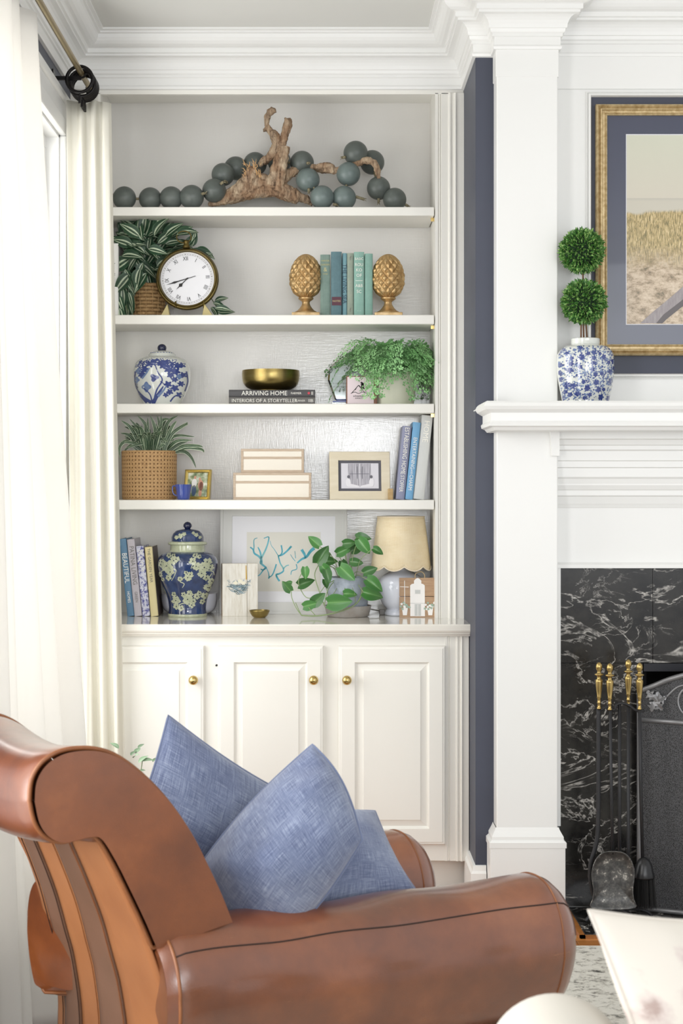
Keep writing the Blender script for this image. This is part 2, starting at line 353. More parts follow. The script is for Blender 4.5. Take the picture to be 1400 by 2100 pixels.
# marble tiles
def marble():
    m, nt, b = nmat('black_marble'); b.inputs['Roughness'].default_value = .16
    v = coords(nt, (1, 1, 1)); v2 = coords(nt, (1.0, 1, 2.0), rot=(0, .35, 0))
    base = ramp(nt, noisetex(nt, v, 7, 6, .7), [(.35, '#131314'), (.7, '#34322f')])
    def vein(scale, w0, w1, det, dist, rough=.6):
        f = noisetex(nt, v2, scale, det, rough, dist); s = N(nt, 'ShaderNodeMath', operation='SUBTRACT', n1=.5); L(nt, f, s.inputs[0])
        a = N(nt, 'ShaderNodeMath', operation='ABSOLUTE'); L(nt, s.outputs[0], a.inputs[0]); return ramp(nt, a.outputs[0], [(w0, 1.0), (w1, 0.0)])
    va = vein(2.6, .0, .013, 5, 1.2); vb = vein(6, .0, .014, 6, .8, .65)
    pm = ramp(nt, noisetex(nt, coords(nt, (1, 1, 2), rot=(0, .3, 0)), 5, 4), [(.50, 0.0), (.62, 1.0)])
    mu = N(nt, 'ShaderNodeMath', operation='MULTIPLY'); L(nt, vb, mu.inputs[0]); L(nt, pm, mu.inputs[1])
    mx = N(nt, 'ShaderNodeMath', operation='MAXIMUM'); L(nt, va, mx.inputs[0]); L(nt, mu.outputs[0], mx.inputs[1])
    br = ramp(nt, noisetex(nt, v, 30, 4, .7), [(.35, .1), (.62, 1.0)])
    m2 = N(nt, 'ShaderNodeMath', operation='MULTIPLY'); L(nt, mx.outputs[0], m2.inputs[0]); L(nt, br, m2.inputs[1])
    mc = N(nt, 'ShaderNodeMix', data_type='RGBA'); L(nt, m2.outputs[0], mc.inputs[0]); L(nt, base, mc.inputs[6]); mc.inputs[7].default_value = rgb('#c9c5bf')
    L(nt, mc.outputs[2], b.inputs['Base Color']); return m
MARB = marble()
mb = thing('marble_facing', 'glossy black marble tile facing with white veins around the firebox', 'marble facing', (1.0, 5.38, 0))
xm, ym_ = X_(1147, 5.375), 5.375
xt = X_(1338, 5.375); zt_ = 1.1105; zm = Z_(1360, 5.375); zl = Z_(1771, 5.375)
for k, (a, c, d, e) in enumerate(((xm, xt, zm, zt_), (xt, xt+.31, zm, zt_), (xt+.31, xt+.62, zm, zt_), (xm, 1.04, zl, zm), (xm, 1.04, .012, zl))):
    G().box(a+.0006, c-.0006, ym_+(.0007*k % .0015), 5.40, d+.0006, e-.0006).build('marble_tile', MARB, mb, bevel=.0008)
he = thing('hearth', 'low black marble tile hearth edged with a thin oak strip', 'hearth', (1.2, 5.2, 0))
hx = .80
for k in range(4): G().box(hx+k*.31+.0006, hx+(k+1)*.31-.0006, 5.05, 5.374, -.01, .010).build('hearth_tile', MARB, he, bevel=.0008)
G().box(hx-.016, hx, 5.034, 5.374, -.01, .008).build('edge_strip', WOODS[2], he); G().box(hx-.016, hx+1.24, 5.034, 5.05, -.01, .008).build('edge_strip', WOODS[2], he)
SOOT = plain('soot_black', '#0b0b0c', .9)
fb = thing('firebox', 'dark soot-black firebox opening with a flat steel lintel', 'firebox', (1.5, 5.6, 0))
g = G(); g.box(1.04, 1.95, 5.96, 6.0, 0, .80); g.box(1.04, 1.06, 5.42, 5.96, 0, .80); g.box(1.93, 1.95, 5.42, 5.96, 0, .80); g.box(1.06, 1.93, 5.405, 5.96, -.01, .012); g.box(1.06, 1.93, 5.42, 5.96, .79, .80)
g.build('lining', SOOT, fb); G().box(1.042, 1.95, 5.372, 5.40, Z_(1377, 5.37), Z_(1361, 5.37)).build('lintel', plain('blued_steel', '#26262b', .35, .5), fb)
# ================================================================ FIRE SCREEN AND TOOLS
PEWTER = plain('pewter_iron', '#8b8b8d', .42, .7, bmp=.2, bscale=90)
def meshmat():
    m = bpy.data.materials.new('fire_screen_mesh'); m.use_nodes = True; nt = m.node_tree; b = nt.nodes['Principled BSDF']; o = nt.nodes['Material Output']
    b.inputs['Base Color'].default_value = rgb('#515153'); b.inputs['Metallic'].default_value = .3; b.inputs['Roughness'].default_value = .5
    t = nt.nodes.new('ShaderNodeBsdfTransparent'); x = nt.nodes.new('ShaderNodeMixShader'); v = nt.nodes.new('ShaderNodeTexVoronoi'); v.inputs['Scale'].default_value = 420
    L(nt, coords(nt), v.inputs['Vector']); r = ramp(nt, v.outputs['Distance'], [(.30, 0.0), (.42, 1.0)])
    L(nt, r, x.inputs[0]); L(nt, t.outputs[0], x.inputs[1]); L(nt, b.outputs[0], x.inputs[2]); L(nt, x.outputs[0], o.inputs[0]); return m
SCR = meshmat()
fs_ = thing('fire_screen', 'pewter folding fire screen with mesh panels, scrolls and oak leaf ornament', 'fire screen', (1.1, 5.2, .01))
A0 = Vector((1.02, 5.33, 0)); A1 = Vector((1.30, 5.20, 0)); A2 = Vector((1.9, 5.20, 0))
def SP(u, z, A=A0, B=A1): p = A.lerp(B, u); return Vector((p.x, p.y, z))
topw = [SP(0, .715), SP(.15, .735), SP(.35, .762), SP(.6, .782), SP(1, .79)]
G().tube([SP(0, .012)]+[SP(0, z) for z in (.2, .4, .6)]+catmull(topw, 5)+[SP(1, .012)], .009, 8).build('wing_frame', PEWTER, fs_, smooth=True)
G().tube([SP(0, .625), SP(1, .618)], .009, 8).build('cross_bar', PEWTER, fs_, smooth=True)
G().tube([SP(0, .018), SP(1, .018)], .009, 8).build('bottom_bar', PEWTER, fs_, smooth=True)
g = G(); q = [SP(0, .02)]+[SP(u, .622) for u in (0,)]+[]; g.poly([SP(.01, .02), SP(.99, .02), SP(.99, .62), SP(.01, .62)]); g.build('mesh_panel', SCR, fs_)
g = G(); g.poly([SP(.01, .62), SP(.99, .62)]+[p-Vector((0, 0, .005)) for p in reversed(topw)]); g.build('mesh_panel', SCR, fs_)
sp = [SP(.28, .700), SP(.40, .735), SP(.55, .745), SP(.70, .735), SP(.80, .70), SP(.78, .665), SP(.70, .65)]
G().tube(catmull(sp, 6), .004, 6).build('scroll', PEWTER, fs_, smooth=True)
G().tube([SP(.55, .69)+(SP(1, 0)-SP(0, 0)).normalized()*.045*cos(a)+Vector((0, 0, .048*sin(a))) for a in [i*2*PI/28 for i in range(28)]], .004, 6, closed=True).build('scroll', PEWTER, fs_, smooth=True)
wd = (A1-A0).normalized(); nn = Vector((wd.y, -wd.x, 0))
def oakleaf(c, ang, L_=.05):
    g = G(); pts = []
    for i in range(21):
        t = i/20; wv = .30*L_*sin(PI*min(t*1.05, 1))*(1+.45*cos(t*PI*7)); pts.append((t*L_, wv))
    lp = pts+[(a, -c_) for a, c_ in reversed(pts[1:-1])]
    dx = wd*cos(ang)+Vector((0, 0, sin(ang))); dy = -wd*sin(ang)+Vector((0, 0, cos(ang)))
    n = len(lp); g.add([c+dx*a+dy*b_+nn*(.006+.006*sin(a/L_*PI)) for a, b_ in lp]+[c+dx*a+dy*b_ for a, b_ in lp], [tuple(range(n)), tuple(range(2*n-1, n-1, -1))]+[(i, (i+1) % n, (i+1) % n+n, i+n) for i in range(n)])
    g.build('oak_leaf', PEWTER, fs_)
for dz, an in ((0, 2.3), (.0, -.9), (.0, -1.9), (-.01, 1.3), (-.004, .4)): oakleaf(SP(.17, .690+dz), an, .042)
g = G(); g.tube([SP(0, .012, A1, A2), SP(0, .79, A1, A2), SP(.3, .84, A1, A2), SP(.7, .84, A1, A2), SP(1, .79, A1, A2), SP(1, .012, A1, A2)], .009, 8); g.tube([SP(0, .018, A1, A2), SP(1, .018, A1, A2)], .009, 8); g.tube([SP(0, .62, A1, A2), SP(1, .62, A1, A2)], .009, 8)
g.build('centre_frame', PEWTER, fs_, smooth=True)
g = G(); g.poly([SP(.01, .02, A1, A2), SP(.99, .02, A1, A2), SP(.99, .79, A1, A2), SP(.01, .79, A1, A2)]); g.build('mesh_panel', SCR, fs_)

YT = 5.17
TB = plain('aged_brass', '#b79e66', .28, 1.0)
def tp(px, py, y=YT): return P(px, py, y)
HP = [(4.5, 0), (5.0, 2), (3.2, 4), (3.2, 12), (4.6, 13), (3.4, 15), (3.4, 22), (4.8, 24), (4.2, 27), (6.0, 40), (7.6, 58), (7.4, 62), (4.2, 64), (4.6, 70), (9.5, 72.5), (9.5, 74), (4.4, 76), (3.6, 80), (6.0, 84), (6.9, 89), (6.0, 94), (3.2, 98), (.4, 99)]
def handle(px, py_bot, parent, y=YT):
    s = y/F; p = tp(px, py_bot, y); G().lathe(p, [(r*s, z*s*.97) for r, z in HP], 20).build('handle', TB, parent, smooth=True, label='turned brass handle')
st = thing('tool_stand', 'black iron fireplace tool stand with wavy top rail and arched feet', 'tool stand', tp(1270, 1870))
yh = 5.19
G().tube(catmull([tp(1218, 1452, yh), tp(1230, 1456, yh), tp(1245, 1449, yh), tp(1258, 1456, yh), tp(1264, 1445, yh), tp(1276, 1442, yh), tp(1290, 1447, yh), tp(1304, 1457, yh), tp(1320, 1458, yh)], 5), .0075, 8, flat=.6).build('top_rail', BLACKM, st, smooth=True)
G().tube([tp(1270, 1445, yh), Vector((tp(1270, 0, yh).x, yh, .045))], .0055, 8).build('post', BLACKM, st, smooth=True)
bx = tp(1270, 0, yh).x
for a in (.0, PI/2, PI, 3*PI/2):
    d = Vector((cos(a+.3), sin(a+.3)*.55, 0)); pts = [Vector((bx, yh, .045)), Vector((bx, yh, .05))+d*.05, Vector((bx, yh, .04))+d*.09, Vector((bx, yh, .018))+d*.115]
    G().tube(catmull(pts, 5), .008, 8, flat=.6).build('foot', BLACKM, st, smooth=True)
ps = thing('fireplace_poker', 'black iron poker with brass handle hanging at the back of the tool stand', 'poker', tp(1288, 1700), 'hanging fireplace tools')
handle(1288, 1448, ps, 5.21); G().tube([tp(1288, 1448, 5.21), tp(1288, 1740, 5.21), tp(1288, 1790, 5.21)], [.0055, .0055, .002], 8).build('rod', BLACKM, ps, smooth=True)
tg = thing('log_tongs', 'black iron bowed log tongs, leftmost on the tool stand', 'tongs', tp(1228, 1700), 'hanging fireplace tools')
handle(1228, 1454, tg)
G().tube(catmull([tp(1227, 1454), tp(1227, 1560), tp(1226, 1690), tp(1221, 1735), tp(1211, 1770), tp(1210, 1800), tp(1214, 1825), tp(1219, 1840)], 6), .007, 8, flat=.55).build('arm', BLACKM, tg, smooth=True)
sh = thing('ash_shovel', 'black iron ash shovel with a scuffed grey rounded blade and brass handle', 'shovel', tp(1252, 1800), 'hanging fireplace tools')
handle(1250, 1456, sh, 5.15); G().tube([tp(1251, 1456, 5.15), tp(1253, 1620, 5.15), tp(1256, 1752, 5.14)], .005, 8).build('rod', BLACKM, sh, smooth=True)
m, nt, b = nmat('scuffed_steel'); b.inputs['Metallic'].default_value = .6; b.inputs['Roughness'].default_value = .48
L(nt, ramp(nt, noisetex(nt, coords(nt), 34, 8, .75), [(.42, '#4c4c4c'), (.56, '#6a6967'), (.64, '#d0ccc4')]), b.inputs['Base Color']); SCUF = m
out_ = [(1256, 1745), (1278, 1748), (1292, 1760), (1300, 1780), (1301, 1800), (1298, 1825), (1300, 1845), (1303, 1862), (1256, 1866), (1211, 1862), (1214, 1845), (1216, 1825), (1212, 1800), (1214, 1780), (1222, 1760), (1236, 1748)]
rim = catmull([tp(a, c, 5.125) for a, c in out_], 3, True); cn = sum(rim, Vector())/len(rim); g = G(); k = len(rim)
vs = list(rim)+[cn.lerp(p, .93)+Vector((0, .012, 0)) for p in rim]+[cn.lerp(p, .6)+Vector((0, .018, 0)) for p in rim]+[cn+Vector((0, .019, 0))]
fsx = [(j*k+i, j*k+(i+1) % k, (j+1)*k+(i+1) % k, (j+1)*k+i) for j in range(2) for i in range(k)]+[(2*k+i, 2*k+(i+1) % k, 3*k) for i in range(k)]
g.add(vs, fsx); o = g.build('blade', SCUF, sh, smooth=True); o.modifiers.new('s', 'SOLIDIFY').thickness = .002
br = thing('hearth_brush', 'black hearth brush with domed head and brass handle, rightmost on the tool stand', 'brush', tp(1320, 1800), 'hanging fireplace tools')
handle(1311, 1455, br, 5.16); G().tube([tp(1311, 1455, 5.16), tp(1313, 1600, 5.16), tp(1317, 1760, 5.16)], .0055, 8).build('rod', BLACKM, br, smooth=True)
s = 5.16/F; g = G(); g.lathe(tp(1320, 1800, 5.16), [(22*s, 0), (22.5*s, 3*s), (20*s, 12*s), (17*s, 26*s), (12*s, 36*s), (5*s, 42*s), (.5*s, 43*s)], 24); g.build('head', plain('black_paint', '#1a1a1c', .3), br, smooth=True)
g = G(); rr = random.Random(5)
for i in range(420):
    a = rr.uniform(0, 2*PI); r = 21*s*math.sqrt(rr.random()); p = tp(1320, 1800, 5.16)+Vector((r*cos(a), r*sin(a), 0)); q = p+Vector((r*cos(a)*.25, r*sin(a)*.25, -62*s*rr.uniform(.9, 1)))
    g.tube([p, q], .0007, 3, cap=False)
g.build('bristles', plain('black_bristle', '#151515', .6), br, kind='stuff')

# ================================================================ LEAF MESHES
def leafmesh(name, Lh, Wd, shape='lance', curl=.25, fold=.25, nu=6, nv=10, mat=None, wav=0):
    vs = []; uv = []; fs = []
    for j in range(nv+1):
        t = j/nv
        if shape == 'lance': w_ = sin(PI*t**.8)**.85*(1-.1*t)
        elif shape == 'heart': w_ = (math.sqrt(max(0, 1-((t-.28)/.30)**2)) if t < .28 else cos((t-.28)/.72*PI/2)**.8) if t > 0 else .55
        elif shape == 'strap': w_ = min(1, 4*t+.35)*(1-t**3)
        else: w_ = sin(PI*t)
        w_ = max(w_, .02)*Wd/2
        for i in range(nu+1):
            s_ = i/nu*2-1; y = t*Lh
            if shape == 'heart' and t == 0: y = -.10*Lh*abs(s_)
            if shape == 'heart' and 0 < t < .3: y -= .06*Lh*abs(s_)*(1-t/.3)
            z = abs(s_)*w_*fold*2 - curl*Lh*t*t + wav*sin(t*9+s_*2)*Wd
            vs.append((s_*w_, y, z)); uv.append((i/nu, t))
    for j in range(nv):
        for i in range(nu): a = j*(nu+1)+i; fs.append((a, a+1, a+nu+2, a+nu+1))
    me = bpy.data.meshes.new(name); me.from_pydata(vs, [], fs)
    me.polygons.foreach_set('use_smooth', [True]*len(fs)); lay = me.uv_layers.new(name='UVMap')
    for lp in me.loops: lay.data[lp.index].uv = uv[lp.vertex_index]
    if mat: me.materials.append(mat)
    return me
def leafmat(name, stops, var=.15, rough=.4, trans=True, scale=14):
    m, nt, b = nmat(name); t = nt.nodes.new('ShaderNodeTexCoord'); sx = nt.nodes.new('ShaderNodeSeparateXYZ'); L(nt, t.outputs['UV'], sx.inputs[0])
    a = N(nt, 'ShaderNodeMath', operation='SUBTRACT', n1=.5); L(nt, sx.outputs[0], a.inputs[0]); a2 = N(nt, 'ShaderNodeMath', operation='ABSOLUTE'); L(nt, a.outputs[0], a2.inputs[0])
    nz = noisetex(nt, coords(nt, (1, 1, 1)), 90, 3); ad = N(nt, 'ShaderNodeMath', operation='MULTIPLY_ADD', n1=.10, n2=-.05); L(nt, nz, ad.inputs[0]); ad2 = N(nt, 'ShaderNodeMath', operation='ADD'); L(nt, ad.outputs[0], ad2.inputs[0]); L(nt, a2.outputs[0], ad2.inputs[1])
    c = ramp(nt, ad2.outputs[0], stops)
    oi = nt.nodes.new('ShaderNodeObjectInfo'); hs = nt.nodes.new('ShaderNodeHueSaturation'); mr = N(nt, 'ShaderNodeMapRange', n3=1-var, n4=1+var*1.4); L(nt, oi.outputs['Random'], mr.inputs[0]); L(nt, mr.outputs[0], hs.inputs['Value']); L(nt, c, hs.inputs['Color'])
    L(nt, hs.outputs[0], b.inputs['Base Color']); b.inputs['Roughness'].default_value = rough
    return m
def leaf_at(me, parent, base, d, up, s=1.0, roll=0, name='leaf'):
    d = Vector(d).normalized(); up = Vector(up); x = d.cross(up)
    if x.length < 1e-3: x = d.orthogonal()
    x.normalize(); z = x.cross(d)
    M = Matrix.Translation(Vector(base)) @ Matrix((x, d, z)).transposed().to_4x4() @ Matrix.Rotation(roll, 4, 'Y') @ Matrix.Scale(s, 4)
    return inst(name, me, parent, M)

# lathed pots, and paint laid on their curved walls
def rprof(prof, z):
    for (r0, z0), (r1, z1) in zip(prof, prof[1:]):
        if z0 <= z <= z1 and z1 > z0: return r0+(r1-r0)*(z-z0)/(z1-z0)
    return prof[0][0] if z < prof[0][1] else prof[-1][0]
class Pot:
    def __init__(s, cx, Y, base_z, prof_px, py0):      # prof_px (radius px, y px from bottom up)
        s.k = Y/F; s.c = Vector((X_(cx, Y), Y, base_z)); s.cx = cx; s.py0 = py0
        s.prof = [(r*s.k, (py0-yy)*s.k) for r, yy in prof_px]
    def smooth_prof(s, k=4): return [(max(p.x, .0004), p.y) for p in catmull([Vector((r, z, 0)) for r, z in s.prof], k)]
    def on(s, px, py, lift=.0006):
        z = (s.py0-py)*s.k; r = rprof(s.sp, z); x = max(-.985, min(.985, (px-s.cx)*s.k/max(r, 1e-4))); a = math.asin(x)
        return s.c+Vector(((r+lift)*sin(a), -(r+lift)*cos(a), z))
    def body(s, name, mat, parent, n=64, k=4): s.sp = s.smooth_prof(k); return G().lathe(s.c, s.sp, n).build(name, mat, parent, smooth='auto', ang=.9)
def blob(g, pot, cx, cy, r, pet, amp, rot=0, n=26, sx=1, sy=1, lift=.0006):
    pts = [pot.on(cx, cy, lift)]
    for i in range(n):
        a = 2*PI*i/n; q = r*(1+amp*cos(pet*a+rot)); pts.append(pot.on(cx+q*cos(a+rot*.3)*sx, cy+q*sin(a+rot*.3)*sy, lift))
    g.add(pts, [(0, 1+(i+1) % n, 1+i) for i in range(n)])
def stroke(g, pot, pts, w0, w1=None, lift=.0006, k=5):
    pl = catmull([Vector((a, c, 0)) for a, c in pts], k); n = len(pl); w1 = w0 if w1 is None else w1; vs = []
    for i, p in enumerate(pl):
        t = (pl[min(i+1, n-1)]-pl[max(i-1, 0)]); t.normalize(); q = Vector((-t.y, t.x, 0)); w_ = (w0+(w1-w0)*i/(n-1))/2
        for s_ in (-1, 1): a = p+q*w_*s_; vs.append(pot.on(a.x, a.y, lift))
    g.add(vs, [(2*i, 2*i+1, 2*i+3, 2*i+2) for i in range(n-1)])
class Flat:                                          # same drawing tools on an upright flat plane
    def __init__(s, Y, ox=0, f=None): s.Y = Y; s.f = f
    def on(s, px, py, lift=.0006):
        return s.f(px, py, lift) if s.f else P(px, py, s.Y)+Vector((0, -lift, 0))

# ================================================================ SHELF ONE: driftwood and glass-ball garland
DW = None
m, nt, b = nmat('driftwood'); b.inputs['Roughness'].default_value = .8
f = noisetex(nt, coords(nt, (9, 9, 1.6), rot=(0, .5, 0)), 9, 8, .7, .6)
f2 = noisetex(nt, coords(nt, (1, 1, 1)), 22, 4)
c1 = ramp(nt, f, [(.30, '#45362b'), (.40, '#84705c'), (.52, '#b39d83'), (.70, '#d6c6ab')])
c2 = ramp(nt, f2, [(.4, '#ffffff'), (.62, '#b9906c')]); mx = N(nt, 'ShaderNodeMix', data_type='RGBA', blend_type='MULTIPLY', n0=.6); L(nt, c1, mx.inputs[6]); L(nt, c2, mx.inputs[7])
L(nt, mx.outputs[2], b.inputs['Base Color']); bump(nt, b, f, .9, .004); DW = m
yd = 5.90
def branch(g, pts, y=yd, n=12):
    pl = catmull([P(a, c, y+(d if len(t) > 3 else 0)*1.0) for t in pts for a, c, r_, d in [(t+(0,))[:4]]], 4)
    rr = catmull([Vector((t[2], 0, 0)) for t in pts], 4); g.tube(pl, [max(r.x, 1)*y/F for r in rr], n)
g = G()
branch(g, [(428, 420, 4, 0), (450, 412, 11, -.005), (485, 397, 17, 0), (515, 378, 22, 0), (540, 375, 18, 0), (562, 380, 12, 0)])
branch(g, [(470, 412, 8), (500, 400, 12), (535, 392, 13), (568, 390, 15), (598, 402, 15), (612, 412, 10)])
branch(g, [(575, 385, 14), (600, 395, 11), (625, 408, 9), (642, 418, 6)])
branch(g, [(560, 385, 14, -.01), (562, 350, 9, -.015), (572, 322, 9, -.01), (580, 298, 8), (585, 272, 8), (590, 255, 10), (589, 242, 7)])
branch(g, [(585, 300, 10), (575, 370, 9), (568, 392, 8)], yd-.02)
branch(g, [(530, 338, 6, .01), (552, 322, 9, .01), (566, 300, 10), (563, 280, 11), (553, 268, 7), (547, 255, 6), (548, 240, 7), (558, 226, 7), (563, 231, 4)])
branch(g, [(545, 268, 7), (541, 262, 5)])
branch(g, [(510, 372, 16, -.02), (515, 355, 13, -.03), (520, 345, 8, -.035)])
branch(g, [(570, 375, 14, .01), (595, 355, 11, .015), (625, 342, 9, .02), (660, 348, 8, .01), (690, 350, 8, 0), (715, 342, 7, 0), (742, 331, 7, 0), (762, 331, 7, 0), (772, 345, 6, -.005), (776, 366, 3, -.01)])
branch(g, [(645, 345, 7, 0), (665, 340, 8, 0), (685, 345, 6, 0)])
dwo = g.build('driftwood', DW); tag(dwo, 'twisted brown driftwood branch with two upright prongs on the top shelf', 'driftwood')
md = dwo.modifiers.new('r', 'REMESH'); md.mode = 'VOXEL'; md.voxel_size = .0026; md.use_smooth_shade = True
tx = bpy.data.textures.new('grain', 'CLOUDS'); tx.noise_scale = .022; tx.noise_depth = 3
md = dwo.modifiers.new('d', 'DISPLACE'); md.texture = tx; md.strength = .010; md.mid_level = .5; md.texture_coords = 'LOCAL'
tx2 = bpy.data.textures.new('ridges', 'WOOD'); tx2.noise_scale = .012; tx2.wood_type = 'BANDNOISE'; tx2.turbulence = 6; tx2.noise_basis_2 = 'SIN'
md = dwo.modifiers.new('e', 'DISPLACE'); md.texture = tx2; md.strength = .003; md.texture_coords = 'LOCAL'
g = G(); rr = random.Random(2)
for i in range(46):
    p = P(rr.uniform(500, 535), rr.uniform(338, 365), yd-.045); q = p+Vector((rr.uniform(-.015, .01), rr.uniform(-.01, .01), rr.uniform(.004, .028))); g.tube([p, (p+q)/2+Vector((.002, 0, .002)), q], [.0016, .0012, .0004], 4)
g2 = g.build('splinters', plain('pale_splinter', '#cba577', .8), dwo, kind='stuff')
m, nt, b = nmat('frosted_grey_glass'); b.inputs['Roughness'].default_value = .36; b.inputs['Specular IOR Level'].default_value = .4
L(nt, ramp(nt, noisetex(nt, coords(nt), 16, 5, .6), [(.3, '#545a56'), (.7, '#666d69')]), b.inputs['Base Color']); FROST = m
FROST2 = plain('frosted_blue_grey_glass', '#64716f', .36, var='#74817f', vscale=16)
balls = [(255, 410, 24, 5.87), (308, 410.5, 23.5, 5.88), (351, 409, 24, 5.87), (393, 406, 25, 5.86), (439, 391, 24.5, 5.88), (457, 358, 23.5, 5.93), (483, 345, 24, 5.98), (523, 336, 24, 6.0), (573, 332, 24, 6.0),
         (619, 334, 24.5, 5.93), (631, 369, 24.5, 5.90), (660, 405, 24.5, 5.86), (705, 402, 25, 5.88), (714, 357, 24.5, 5.90), (729, 314, 25, 5.92), (763, 333, 25, 5.97), (776, 386, 24, 5.92), (809, 417, 24, 5.90)]
ROPE = plain('frayed_rope', '#9c9377', .9, var='#6d6650', vscale=220)
ga = thing('glass_ball_garland', 'string of frosted grey glass balls knotted on rope, draped over the driftwood', 'garland', P(255, 425, 5.87))
cs = []
for k, (a, c, r, y) in enumerate(balls):
    p = P(a, c, y); R_ = r*y/F
    if p.z-R_ < SH[0][0]+.012: p.z = SH[0][0]+R_+.0005
    cs.append((p, R_)); o = G().sphere(p, R_, 36, 20).build('glass_ball', FROST2 if k in (10, 11, 12, 13) else FROST, ga, smooth=True)
def ropeseg(p, q, r=.0045):
    g = G(); d = q-p
    pts = [p+d*(i/10)+Vector((0, -.003*sin(PI*i/10), -.002*sin(PI*i/10))) for i in range(11)]
    for s_ in range(3):
        ph = s_*2*PI/3; ax = d.orthogonal().normalized(); bx_ = d.cross(ax).normalized()
        g.tube([pt+(ax*cos(ph+i*1.3)+bx_*sin(ph+i*1.3))*r*.55 for i, pt in enumerate(pts)], r*.6, 5)
    return g.build('rope', ROPE, ga, smooth=True)
for (p, r), (q, s_) in zip(cs, cs[1:]): ropeseg(p.lerp(q, (r*.9)/(q-p).length), q.lerp(p, (s_*.9)/(q-p).length))
def knot(p, d, k=3, Ln=.018):
    g = G(); d = Vector(d).normalized(); rr = random.Random(int(p.x*1e4) & 255)
    g.tube([p, p+d*Ln*.5, p+d*Ln], [.006, .005, .0055], 7)
    for i in range(9): v = Vector((rr.uniform(-1, 1), rr.uniform(-1, 1), rr.uniform(-1, 1)))*.006; g.tube([p+d*Ln*.8, p+d*(Ln+.006)+v], [.0016, .0006], 4)
    g.build('rope_end', ROPE, ga, smooth=True)
knot(cs[0][0]+Vector((-cs[0][1]*.96, -.004, .01)), (-1, -.1, .1)); knot(cs[17][0]+Vector((.038, 0, -.018)), (1, 0, -.5), Ln=.01)
for i, v, d in ((4, (.026, -.034, .018), (1, -1, .6)), (5, (.008, -.028, -.030), (.5, -1, -.4)), (9, (.02, -.036, -.008), (.4, -1, -.2)), (10, (.004, -.022, -.036), (0, -.5, -1)), (11, (.04, -.01, -.026), (1, -.4, -.2)), (12, (.042, -.006, .004), (1, 0, -.3)), (14, (-.036, -.018, -.018), (-1, -.3, -.2)), (16, (.0, -.012, -.039), (0, 0, -1)), (3, (.036, -.018, .008), (1, -.3, .2))):
    knot(cs[i][0]+Vector(v), d, Ln=.012 if i != 12 else .03)
# ================================================================ BOOKS
PAGE = plain('book_pages', '#e6dfcd', .9, var='#d3cab4', vscale=6, vstretch=(60, 60, 1))
INKW = plain('white_lettering', '#f0eee6', .6); INKK = plain('dark_lettering', '#33485a', .6); INKG = plain('pale_gilt_lettering', '#c9c08c', .5); INKGR = plain('grey_lettering', '#77756f', .6); INKBL = plain('black_ink', '#2a2828', .7)
def cloth(name, c, v=None): return plain(name, c, .62, var=v or c, vscale=60, bmp=.25, bscale=900)
def book(label, X0, w_, h, Y0, dep, base_z, mat, lean=0, group=None, side=None, words=(), cat='book', name='book', cov=.0028):
    """upright book, spine to the camera; local x = thickness, y = depth, z = height"""
    r = bpy.data.objects.new(name, None); COL.objects.link(r); BASE[r] = Vector(); r.empty_display_size = .02
    tag(r, label, cat, group); r.location = (X0+(w_ if lean > 0 else 0), Y0, base_z); r.rotation_euler = (0, lean, 0)
    ox = -w_ if lean > 0 else 0
    g = G(); t = cov; n = 6
    pf = [(ox+t, dep), (ox, dep)]+[(ox+w_/2-cos(PI*i/n)*w_/2, .004-.004*sin(PI*i/n)) for i in range(n+1)]+[(ox+w_, dep), (ox+w_-t, dep), (ox+w_-t, .007), (ox+t, .007)]
    k = len(pf); g.add([(a, c, 0) for a, c in pf]+[(a, c, h) for a, c in pf], [(i, (i+1) % k, (i+1) % k+k, i+k) for i in range(k)]+[tuple(range(k-1, -1, -1)), tuple(range(k, 2*k))])
    g.build('cover', mat, r, world=False)
    G().box(ox+t, ox+w_-t, .0072, dep-.004, .003, h-.003).build('pages', PAGE, r, world=False)
    if side: G().box(ox+w_-.0001, ox+w_+.0006, .006, dep, 0, h).build('cover_board', side, r, world=False)
    for (s, size, zc, ink, up, sx) in words:
        M = Matrix.Translation((ox+w_/2, -.0006, zc))
        M = M @ Matrix.Rotation(PI/2, 4, 'X')
        if not up: M = M @ Matrix.Rotation(-PI/2, 4, 'Z')
        text(s, size, ink, r, M, sx=sx)
    return r
def bpx(label, px0, px1, ytop, Y0, dep, si, mat, **kw):
    z = SH[si][0] if si < 4 else ZCT
    wd_ = [(s, sz*Y0/F, Z_(yc_, Y0)-z, ink, up, sx) for s, sz, yc_, ink, up, sx in kw.pop('words', ())]
    return book(label, X_(px0, Y0), (px1-px0)*Y0/F, Z_(ytop, Y0)-z, Y0, dep, z, mat, words=wd_, **kw)

# ---- shelf two
GRP = 'vintage green and blue books between the gold finials'
bpx('faded grey green cloth book with gilt spine title, leftmost of the row', 656.5, 677, 522, 5.875, .13, 1, cloth('grey_green_cloth', '#718880', '#7f958b'), group=GRP, words=[('WINTER', 5, 535, INKG, 1, .9), ('GARDEN', 5, 543, INKG, 1, .9), ('&', 12, 553, INKG, 1, 1), ('SONS', 4, 562, INKG, 1, 1)])
bk = bpx('tall slate teal book with a dark red spine label', 678.5, 700.5, 516, 5.868, .14, 1, cloth('slate_teal_cloth', '#5f7f86', '#55737b'), group=GRP)
G().box(.003, .0365, -.0006, .001, .040, .070).build('spine_label', plain('oxblood_label', '#5a3340', .6), bk, world=False); text('NOTES', .009, INKG, bk, Matrix.Translation((.0195, -.0010, .055)) @ Matrix.Rotation(PI/2, 4, 'X'))
bpx('narrow blue book with dark vertical spine lettering', 701.5, 711, 519, 5.876, .13, 1, cloth('pale_blue_cloth', '#6f9aa5', '#7fa8b0'), group=GRP, words=[('THE LIVING SEA', 12, 582, INKK, 0, .95)])
